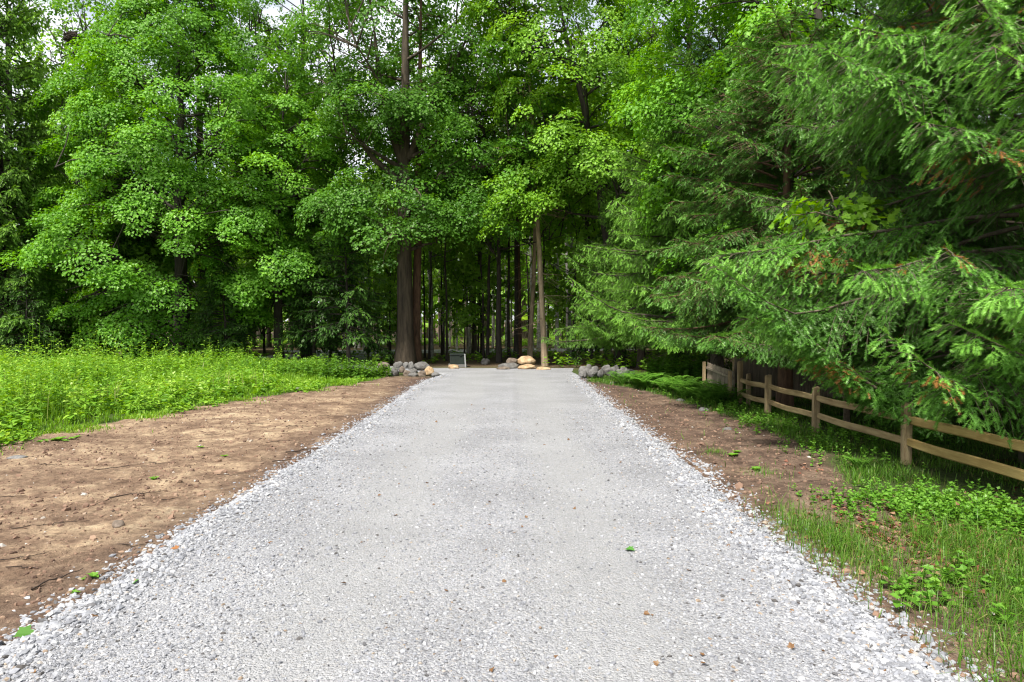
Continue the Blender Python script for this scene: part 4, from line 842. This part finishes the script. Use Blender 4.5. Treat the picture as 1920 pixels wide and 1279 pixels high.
for (px, py, w, h, mt, lb) in [(217, 987, 24, 14, R_BROWN, 'single tan and brown stone lying on the left soil'), (22, 862, 34, 9, R_PALE, 'flat pale stone on the soil by the meadow edge'), (1322, 772, 20, 9, R_PALE, 'pale stone at the edge of the right verge, behind its twin'), (1366, 808, 18, 9, R_PALE, 'pale stone half sunk in the soil nearer the right verge'), (560, 730, 16, 5, R_PALE, 'pale stone at the meadow tip beside the soil'), (1278, 753, 18, 7, R_PALE, 'small pale stone far along the right soil strip'), (1150, 720, 14, 5, R_PALE, 'little pale stone below the broken rock pile')]:
    o = px_boulder(px, py, w, h, mt, lb, int(px), None, sub=3, facet=4); o['category'] = 'stone'; o.name = 'stone'

# ------------------------------------------------------------------ utility box and marker stake
M_GREENBOX = rock_mat('painted_green_metal', (0.008, 0.014, 0.009), (0.010, 0.018, 0.012), (0.013, 0.023, 0.015), 2)
def bx(bm, c, s, bev=0.0, mtx=None):
    r_ = bmesh.ops.create_cube(bm, size=1); vs = r_['verts']
    for v in vs: v.co = Vector((v.co.x * s[0] + c[0], v.co.y * s[1] + c[1], v.co.z * s[2] + c[2]))
    if bev: bmesh.ops.bevel(bm, geom=list({e for v in vs for e in v.link_edges}), offset=bev, segments=2, affect='EDGES')
def bm_obj(name, bm, mat, parent=None, smooth=False):
    me = bpy.data.meshes.new(name); bm.to_mesh(me); bm.free(); me.materials.append(mat)
    for p in me.polygons: p.use_smooth = smooth
    o = bpy.data.objects.new(name, me); COL.objects.link(o)
    if parent: o.parent = parent
    return o
ux, uy = G(857, 689)
ub = empty('utility_box', 'dark green utility box between the old maple and the boulders', 'utility box', (ux, uy + 0.3, 0), 0.15)
bm = bmesh.new(); bx(bm, (0, 0, 0.05), (0.74, 0.62, 0.14), 0.01); bm_obj('pad', bm, R_PALE, ub)
bm = bmesh.new(); bx(bm, (0, 0, 0.30), (0.62, 0.5, 0.36), 0.015); bm_obj('body', bm, M_GREENBOX, ub)
bm = bmesh.new(); bx(bm, (0, 0, 0.515), (0.66, 0.54, 0.07), 0.02); lid = bm_obj('lid', bm, M_GREENBOX, ub)
bm = bmesh.new(); bx(bm, (0.1, -0.278, 0.5), (0.08, 0.02, 0.05), 0.004); bm_obj('hasp', bm, M_GREENBOX, lid)
M_WHITE = rock_mat('white_plastic', (0.300, 0.300, 0.288), (0.360, 0.360, 0.348), (0.408, 0.408, 0.396), 2)
sx_, sy_ = G(873, 689)
bm = bmesh.new(); bx(bm, (0, 0, 0.26), (0.05, 0.025, 0.56), 0.004); bx(bm, (0, -0.002, 0.53), (0.056, 0.03, 0.05), 0.004)
st = bm_obj('marker_stake', bm, M_WHITE); st.location = (sx_, sy_, 0); st.rotation_euler = (0, -0.06, 0); tag(st, 'thin white marker stake beside the green utility box', 'stake')

# ------------------------------------------------------------------ rail fence
M_WOOD = bark_mat('fence_wood', (0.180, 0.124, 0.063), (0.414, 0.308, 0.166), c3=(0.552, 0.439, 0.253), scale=14, stretch=0.15, bump=0.35)
def rail_mat(name, a, b, c):
    m = bark_mat(name, a, b, c3=c, scale=14, bump=0.35)
    for n_ in m.node_tree.nodes:
        if n_.type == 'MAPPING': n_.inputs['Scale'].default_value = (1, 0.1, 1)
    return m
M_RAIL = rail_mat('rail_wood', (0.180, 0.117, 0.050), (0.378, 0.281, 0.137), (0.495, 0.389, 0.217))
M_RAIL_Y = rail_mat('rail_wood_yellow', (0.230, 0.145, 0.040), (0.408, 0.295, 0.104), (0.493, 0.387, 0.176))
FX = 5.0
fence = empty('rail_fence', 'wooden two-rail fence on the grassy right bank under the spruces', 'fence', (FX, 11.2, 0))
def post(yy, h, w=0.12):
    bm = bmesh.new(); bx(bm, (0, yy, h / 2 - 0.1), (w, w * 1.1, h + 0.2), 0.012)
    for v in bm.verts:
        if v.co.z > h * 0.9: v.co.z += (v.co.x) * 0.18
        v.co.x += 0.006 * mnoise.noise(v.co * 5)
    return bm_obj('post', bm, M_WOOD, fence)
PY = [14.95, 13.3, 11.2, 8.62, 6.0, 3.6]
for yy, hh_ in zip(PY, [0.98, 0.80, 0.76, 0.80, 0.8, 0.8]): post(yy - 11.2, hh_, 0.10 if yy < 14 else 0.095)
post(14.75 - 11.2, 0.72, 0.085).location = (0.12, 0, 0)
def rail(y0, z0, y1, z1, r0, x0=0.0, mat=M_RAIL, flat=0.75, sd=0):
    rr = np.random.default_rng(sd); s = np.linspace(0, 1, 18); mb = MB()
    P = np.stack([x0 + 0.01 * np.sin(s * 5 + sd), (y0 + (y1 - y0) * s) - 11.2, z0 + (z1 - z0) * s - 0.012 * np.sin(s * PI) + 0.006 * np.sin(s * 9 + sd)], -1)
    R = r0 * (1 + 0.10 * (fbm(s * 3, s * 0, 2, 3, sd) - 0.5)); R[0] *= 0.8; R[-1] *= 0.8
    mb.tubes(P, R, sides=8, cap=True)
    for i, v in enumerate(mb.v):                                   # split timber: flatten one side
        d = v[:, 0] - x0; v[:, 0] = x0 + np.where(d < -r0 * 0.5, -r0 * 0.5, d) * flat
    return mb.build('rail', mat, fence, smooth=False)
for i in range(5):
    a, b = PY[i], PY[i + 1]; yl = i >= 3
    rail(a - 0.02, 0.25 + 0.02 * i, b + 0.02, 0.27 + 0.02 * i, 0.058 if yl else 0.052, 0.0 if i % 2 else 0.015, M_RAIL_Y if yl else M_RAIL, sd=i, flat=0.9 if yl else 0.7)
    rail(a - 0.02, 0.56 + 0.012 * i, b + 0.02, 0.575 + 0.012 * i, 0.058 if yl else 0.052, 0.015 if i % 2 else 0.0, M_RAIL_Y if yl else M_RAIL, sd=i + 20, flat=0.9 if yl else 0.7)
# weathered board screens behind the fence end
M_BOARD = bark_mat('weathered_board', (0.11, 0.085, 0.06), (0.27, 0.215, 0.155), c3=(0.38, 0.32, 0.245), scale=18, stretch=0.06, bump=0.3)
def screen(name, label, p0, p1, h, sd):
    p0, p1 = np.array(p0), np.array(p1); L = np.linalg.norm(p1 - p0); rz = math.atan2(p1[1] - p0[1], p1[0] - p0[0])
    root = empty(name, label, 'fence', (*p0, 0), rz); rr = np.random.default_rng(sd); bm = bmesh.new(); x_ = 0.0
    while x_ < L:
        w = rr.uniform(0.035, 0.06); hh_ = h * rr.uniform(0.97, 1.02); bx(bm, (x_ + w / 2, rr.normal(0, 0.003), hh_ / 2), (w * 0.93, 0.018, hh_), 0.003); x_ += w
    bm_obj('board_panel', bm, M_BOARD, root)
    for z_ in (0.25 * h, 0.8 * h):
        bm = bmesh.new(); bx(bm, (L / 2, 0.035, z_), (L, 0.035, 0.06), 0.004); bm_obj('crossbar', bm, M_BOARD, root)
    for x_ in (0.03, L - 0.03):
        bm = bmesh.new(); bx(bm, (x_, 0.10, h / 2), (0.08, 0.08, h * 1.06), 0.006); bm_obj('post', bm, M_WOOD, root)
screen('board_screen', 'weathered board screen running back from the end of the rail fence', (5.0, 15.3), (5.45, 19.0), 0.72, 1)
screen('board_screen', 'weathered board screen facing the driveway behind the pinkish spruce trunk', (5.35, 16.4), (8.2, 16.2), 0.98, 2)

# ------------------------------------------------------------------ ferns, bush, single weeds
def fern_mb(seed, n=11, L=0.75):
    r_ = np.random.default_rng(seed); mb = MB()
    for i in range(n):
        az = i * 2 * PI / n + r_.normal(0, 0.25); ln = L * r_.uniform(0.7, 1.1); k = 16; s = np.linspace(0, 1, k)
        P = np.stack([np.cos(az) * ln * 0.8 * s, np.sin(az) * ln * 0.8 * s, ln * (1.25 * s - 0.78 * s ** 2.4)], -1)
        mb.tubes(P, np.linspace(0.005, 0.001, k), sides=3, tint=0.3)
        T = nrm(np.gradient(P, axis=0)); S = nrm(np.cross(T, [0, 0, 1.0]))
        for sd in (-1, 1):
            d = nrm(S * sd + T * 0.35 - np.array([0, 0, 0.15])); q = P[2:]; sz = 0.26 * ln * np.sin(np.clip(s[2:] * 1.0 + 0.12, 0, 1) * PI) ** 0.8 * r_.uniform(0.85, 1.1, k - 2)
            mb.inst(LANCE_V * [1, 1.05, 0.6], LANCE_F, q, frames(d[2:], np.tile([0, 0, 1.0], (k - 2, 1))), sz, np.clip(r_.normal(0.5, 0.15, k - 2), 0, 1))
    return mb
def fern_thing(label, loc, seed): 
    o = fern_mb(seed).build('fern', M_FERN, loc=loc); tag(o, label, 'fern', 'ferns along the right verge'); return o
f0 = fern_thing('bright green fern at the foot of the pale green spruce', (3.6, 18.6, 0), 1); KID[f0.name] = []
rf_ = np.random.default_rng(8)
for i in range(44):
    t = rf_.random(); y_ = 14.8 + 5.6 * t; x_ = float(verge_x(y_)) + rf_.uniform(0.15, 1.3)
    dup(f0, (x_, y_, 0), rf_.uniform(0, 6), rf_.uniform(0.6, 1.05), 'green fern in the fern bed between driveway and spruces')
for (px, py, sc, lb) in [(1735, 835, 0.55, 'fern frond tuft at the foot of the second fence post'), (1610, 880, 0.35, 'small pale fern on the grass before the rail fence'), (1560, 800, 0.5, 'fern behind the lower rail of the fence')]:
    g_ = G(px, py); dup(f0, (*g_, 0), px * 0.1, sc, lb)
def bush(name, label, loc, seed, R, h, nst, leaf, mat, cat='bush', group=None):
    r_ = np.random.default_rng(seed); mb = MB(); a = r_.uniform(0, 6.28, nst); d = R * np.sqrt(r_.random(nst))
    x_, y_ = d * np.cos(a), d * np.sin(a) * 0.75
    herbs(mb, x_, y_, h * (1 - 0.45 * (d / R) ** 2) * r_.uniform(0.7, 1.15, nst), 14, leaf, r=r_, tmpl=(KITE_V, KITE_F), z=np.zeros(nst), wmul=0.9, bare=0.15)
    o = mb.build(name, mat, loc=loc); return tag(o, label, cat, group)
bush('bramble_bush', 'rounded dark green bramble bush at the meadow tip near the stones', (-6.1, 22.6, 0), 1, 1.6, 0.7, 200, 0.15, M_WEED_DK)
bush('bramble_bush', 'dark green bramble bush left of the stone heap', (-4.9, 23.4, 0), 2, 0.9, 0.5, 90, 0.14, M_WEED_DK)
bush('bramble_bush', 'wide green bush further left along the meadow tip', (-8.6, 23.8, 0), 3, 1.6, 0.68, 170, 0.15, M_WEED_DK)
bush('bramble_bush', 'leafy green shrub overhanging the grey rock pile', (5.9, 22.6, 0), 4, 1.4, 1.1, 170, 0.17, M_FERN)
def tall_weed(label, loc, seed, h, n=4):
    r_ = np.random.default_rng(seed); mb = MB()
    herbs(mb, r_.normal(0, 0.07, n), r_.normal(0, 0.07, n), h * r_.uniform(0.8, 1.05, n), 22, 0.17, r=r_, z=np.zeros(n), wmul=1.0, droop=0.35)
    o = mb.build('tall_weed', M_WEED, loc=loc); tag(o, label, 'weed', 'tall weeds standing above the meadow'); KID[o.name] = []; return o
w0 = tall_weed('tallest nettle-like weed at the left edge of the meadow', (at(40, 650, 12.6)[0], 12.6, 0), 1, 1.55, 6)
w1 = tall_weed('second tall weed at the left edge of the meadow', (at(80, 650, 13)[0], 13, 0), 2, 1.5, 4)
for i_, (px, Y_, sc) in enumerate([(25, 12.2, 0.98), (62, 12.4, 0.92), (105, 13.4, 0.9), (235, 15.5, 0.95), (310, 17.5, 1.0), (178, 14.6, 0.95), (470, 20, 1.0), (390, 18.5, 0.95), (5, 13.2, 0.95), (168, 15.2, 0.8), (285, 17.5, 0.95), (200, 16.5, 0.85), (120, 14.2, 0.75), (345, 16, 0.62), (420, 19, 0.7), (520, 21, 0.8), (610, 21.5, 0.6), (260, 13.5, 0.5), (180, 12.3, 0.45), (60, 11.2, 0.5)]):
    dup(w0 if i_ % 2 else w1, (at(px, 650, Y_)[0], Y_, 0), px, sc, 'tall leafy weed rising above the meadow grass')
# seedlings and leaves
def seedling_mb(seed, n=6, L=0.09):
    r_ = np.random.default_rng(seed); mb = MB(); a = np.arange(n) * 6.28 / n + r_.normal(0, 0.3, n); el = r_.uniform(0.1, 0.6, n)
    mb.inst(KITE_V, KITE_F, np.zeros((n, 3)) + [0, 0, 0.01], frames(np.stack([np.cos(a) * np.cos(el), np.sin(a) * np.cos(el), np.sin(el)], -1), np.tile([0, 0, 1.0], (n, 1))), L * r_.uniform(0.7, 1.2, n), r_.uniform(0.5, 1, n)); return mb
s0 = seedling_mb(1).build('seedling', M_FERN); tag(s0, 'small green seedling sprouting from the bare soil', 'seedling', 'seedlings on the bare soil'); KID[s0.name] = []
spots = [(110, 826, 1.5), (85, 830, 1.2), (135, 824, 1.4), (122, 828, 1.1), (98, 827, 1.3), (76, 832, 0.9), (146, 821, 0.9), (375, 838, 1.0), (420, 856, 1.0), (290, 897, 1.0), (175, 1085, 0.9), (165, 1088, 0.7), (140, 1112, 0.6), (255, 1108, 0.0), (1372, 856, 1.6), (1418, 882, 1.4), (1380, 850, 1.2), (1583, 970, 0.9), (235, 1090, 0.0), (1660, 1075, 0.9)]
first = True
for (px, py, sc) in spots:
    if sc == 0: continue
    g_ = G(px, py); z_ = float(ground_z(np.array(g_[0]), np.array(g_[1])))
    if first: s0.location = (*g_, z_); s0.scale = (sc,) * 3; first = False
    else: dup(s0, (*g_, z_), px * 0.7, sc * 0.75)
M_FALL = leaf_mat('fallen_leaf', [(0, (0.10, 0.03, 0.02)), (0.3, (0.16, 0.09, 0.04)), (0.45, (0.30, 0.12, 0.04)), (0.55, (0.08, 0.16, 0.03)), (1, (0.06, 0.18, 0.03))], trans=0.1)
def fallen(label, loc, size, tint, rz, grp):
    mb = MB(); mb.inst(MAPLE_V * [1, 1, 1.6], MAPLE_F, np.zeros((1, 3)), np.eye(3)[None], np.array([1.0]), np.array([tint])); o = mb.build('fallen_leaf', M_FALL, loc=loc)
    o.scale = (size,) * 3; o.rotation_euler = (0.2 * math.sin(rz * 7), 0.25 * math.cos(rz * 5) , rz); return tag(o, label, 'leaf', grp)
z0 = lambda g_: float(road_z(np.array(g_[0]), np.array(g_[1]))) + 0.012
for (px, py, sz, ti, lb) in [(250, 1112, 0.10, 0.9, 'green maple leaf lying on the left edge of the gravel'), (30, 1205, 0.11, 0.75, 'dark green leaf at the lower left corner of the gravel edge'), (1175, 1042, 0.075, 0.95, 'curled green leaf on the right half of the driveway'), (335, 1045, 0.06, 0.4, 'orange brown leaf on the gravel near the left edge')]:
    g_ = G(px, py); fallen(lb, (*g_, z0(g_)), sz, ti, px * 0.01, None)
rl_ = np.random.default_rng(14); grp = 'small dead leaves scattered on the driveway'
for i in range(130):
    y_ = 2.6 * (15 / 2.6) ** rl_.random(); x_ = rl_.uniform(RL + 0.15, RR - 0.1)
    if rl_.random() < 0.35: x_ = RR - abs(rl_.normal(0, 0.25))
    if i == 0: l0 = fallen('small dead brown leaf lying on the pale gravel', (x_, y_, z0((x_, y_))), 0.03, 0.25, i, grp); KID[l0.name] = []; l0_s = l0.scale[0]
    else:
        q = dup(l0, (x_, y_, z0((x_, y_)) - 0.004), rl_.uniform(0, 6.28), rl_.uniform(0.016, 0.045)); q.rotation_euler = (rl_.normal(0, 0.4), rl_.normal(0, 0.4), rl_.uniform(0, 6.28))
# twigs on the soil
M_DEADTWIG = bark_mat('dead_twig', (0.02, 0.012, 0.008), (0.06, 0.038, 0.025), c3=(0.12, 0.085, 0.06), scale=25)
def twig_mb(seed):
    r_ = np.random.default_rng(seed); mb = MB(); s = np.linspace(0, 1, 9); P = np.zeros((9, 3)); P[:, 0] = s - 0.5; P[1:, 1] = np.cumsum(r_.normal(0, 0.085, 8)); P[:, 2] = 0.02 + np.abs(np.cumsum(r_.normal(0, 0.012, 9)))
    mb.tubes(P, np.linspace(0.016, 0.006, 9), sides=5)
    for k in range(r_.integers(1, 4)):
        i = r_.integers(2, 7); d = np.array([0.5, r_.choice([-1, 1]) * 0.6, 0.12]) * r_.uniform(0.15, 0.35)
        mb.tubes(P[i] + d * np.linspace(0, 1, 4)[:, None] + np.concatenate([[[0, 0, 0]], r_.normal(0, 0.012, (3, 3))]), np.linspace(0.009, 0.004, 4), sides=4)
    return mb
tw = []
for i in range(5):
    o = twig_mb(i).build('twig', M_DEADTWIG, smooth=True); KID[o.name] = []; tw.append(o)
tspots = [(208, 882, 0.62, 0.1), (258, 928, 0.75, 0.5), (300, 865, 0.5, -0.2), (560, 800, 0.6, 0.35), (575, 845, 0.9, 0.7), (545, 868, 0.7, 0.0), (520, 830, 0.5, 0.6), (435, 888, 0.5, 0.2), (130, 978, 0.4, 0.9), (60, 985, 0.45, 0.5), (35, 1055, 0.5, 0.1), (40, 1068, 0.4, -0.2), (255, 1020, 0.45, 0.05), (220, 960, 0.35, -0.4), (500, 860, 0.35, -0.6), (190, 945, 0.4, 1.0), (115, 1090, 0.6, 1.2), (200, 1075, 0.3, 1.6), (360, 870, 0.3, 1.1), (480, 795, 0.45, -0.1), (1540, 838, 0.3, 0.0), (1600, 930, 0.35, -0.5), (1480, 850, 0.4, 0.2), (1510, 845, 0.5, 0.5), (1460, 862, 0.35, 0.9), (1525, 905, 0.4, -0.3), (1690, 1090, 0.5, -0.6), (1640, 985, 0.35, -0.7), (610, 780, 0.45, 0.4), (330, 930, 0.4, 0.3), (150, 900, 0.35, -0.3), (20, 930, 0.4, 0.2), (400, 815, 0.4, 0.15), (100, 870, 0.5, 0.1)]
for i, (px, py, L_, rz) in enumerate(tspots):
    L_ *= 0.68; g_ = G(px, py); loc = (*g_, float(ground_z(np.array(g_[0]), np.array(g_[1]))) - 0.003); lb = 'thin dark dead twig lying on the bare soil' ; lb = lb + (' left of the driveway' if px < 960 else ' right of the driveway'); grp = 'dead twigs on the bare soil'
    if i < 5: o = tw[i]; o.location = loc; o.rotation_euler = (0, 0, rz); o.scale = (L_, L_, L_); tag(o, lb, 'twig', grp)
    else: o = dup(tw[i % 5], loc, rz, L_, lb, grp)
# nest
mb = MB(); r_ = np.random.default_rng(4); nn = 260; d = nrm(r_.normal(0, 1, (nn, 3))); c = d * [0.5, 0.5, 0.36] * r_.uniform(0.5, 1, (nn, 1)); t_ = nrm(np.cross(d, r_.normal(0, 1, (nn, 3)))) * r_.uniform(0.15, 0.4, (nn, 1))
mb.tubes(c[:, None] + t_[:, None] * np.linspace(-1, 1, 4)[None, :, None] - d[:, None] * (np.linspace(-1, 1, 4) ** 2 * 0.1)[None, :, None], np.full((nn, 4), 0.014), sides=4)
o = mb.build('nest', M_DEADTWIG, loc=tuple(tn)); tag(o, 'dark round twig nest high in the thin tree at upper left', 'nest')

# ------------------------------------------------------------------ light
SUN_AZ, SUN_EL = math.radians(-148), math.radians(57)            # azimuth from +Y towards +X: left and behind the camera
sd_ = Vector((math.sin(SUN_AZ) * math.cos(SUN_EL), math.cos(SUN_AZ) * math.cos(SUN_EL), math.sin(SUN_EL)))
sl = bpy.data.lights.new('sun', 'SUN'); sl.energy = 4.0; sl.angle = math.radians(9); sl.color = (1, 0.965, 0.90)
so = bpy.data.objects.new('sun', sl); COL.objects.link(so); so.rotation_euler = (-sd_).to_track_quat('-Z', 'Y').to_euler(); so.location = sd_ * 60
w = bpy.data.worlds.new('World'); scene.world = w; w.use_nodes = True; nt = w.node_tree; nt.nodes.clear()
out = nt.nodes.new('ShaderNodeOutputWorld'); bg = N(nt, 'Background'); bg.inputs['Strength'].default_value = 0.08
sky = N(nt, 'TexSky', sky_type='NISHITA'); sky.sun_disc = False; sky.sun_elevation = SUN_EL; sky.sun_rotation = SUN_AZ; sky.dust_density = 1.5
tc = N(nt, 'TexCoord'); mp = N(nt, 'Mapping'); mp.inputs['Scale'].default_value = (1, 1, 2.2); link(nt, tc.outputs['Generated'], mp.inputs[0])
cn = N(nt, 'TexNoise'); cn.inputs['Scale'].default_value = 3.5; cn.inputs['Detail'].default_value = 7; link(nt, mp.outputs[0], cn.inputs['Vector'])
cr = ramp(nt, [(0.36, (0.15,) * 3), (0.56, (0.95,) * 3)]); link(nt, cn.outputs[0], cr.inputs[0])
mx = N(nt, 'MixRGB'); link(nt, cr.outputs[0], mx.inputs[0]); link(nt, sky.outputs[0], mx.inputs[1]); mx.inputs[2].default_value = (7.6, 7.8, 8.1, 1)
link(nt, mx.outputs[0], bg.inputs['Color']); link(nt, bg.outputs[0], out.inputs[0])
scene.view_settings.view_transform = 'Standard'; scene.view_settings.look = 'None'; scene.view_settings.gamma = 1; scene.view_settings.exposure = 1.15
cy = scene.cycles
cy.max_bounces = 7; cy.diffuse_bounces = 4; cy.glossy_bounces = 2; cy.transmission_bounces = 4; cy.transparent_max_bounces = 4
cy.use_denoising = True
try: cy.denoiser = 'OPENIMAGEDENOISE'; cy.denoising_prefilter = 'ACCURATE'
except Exception: pass
cy.sample_clamp_indirect = 6
cy.filter_width = 1.2
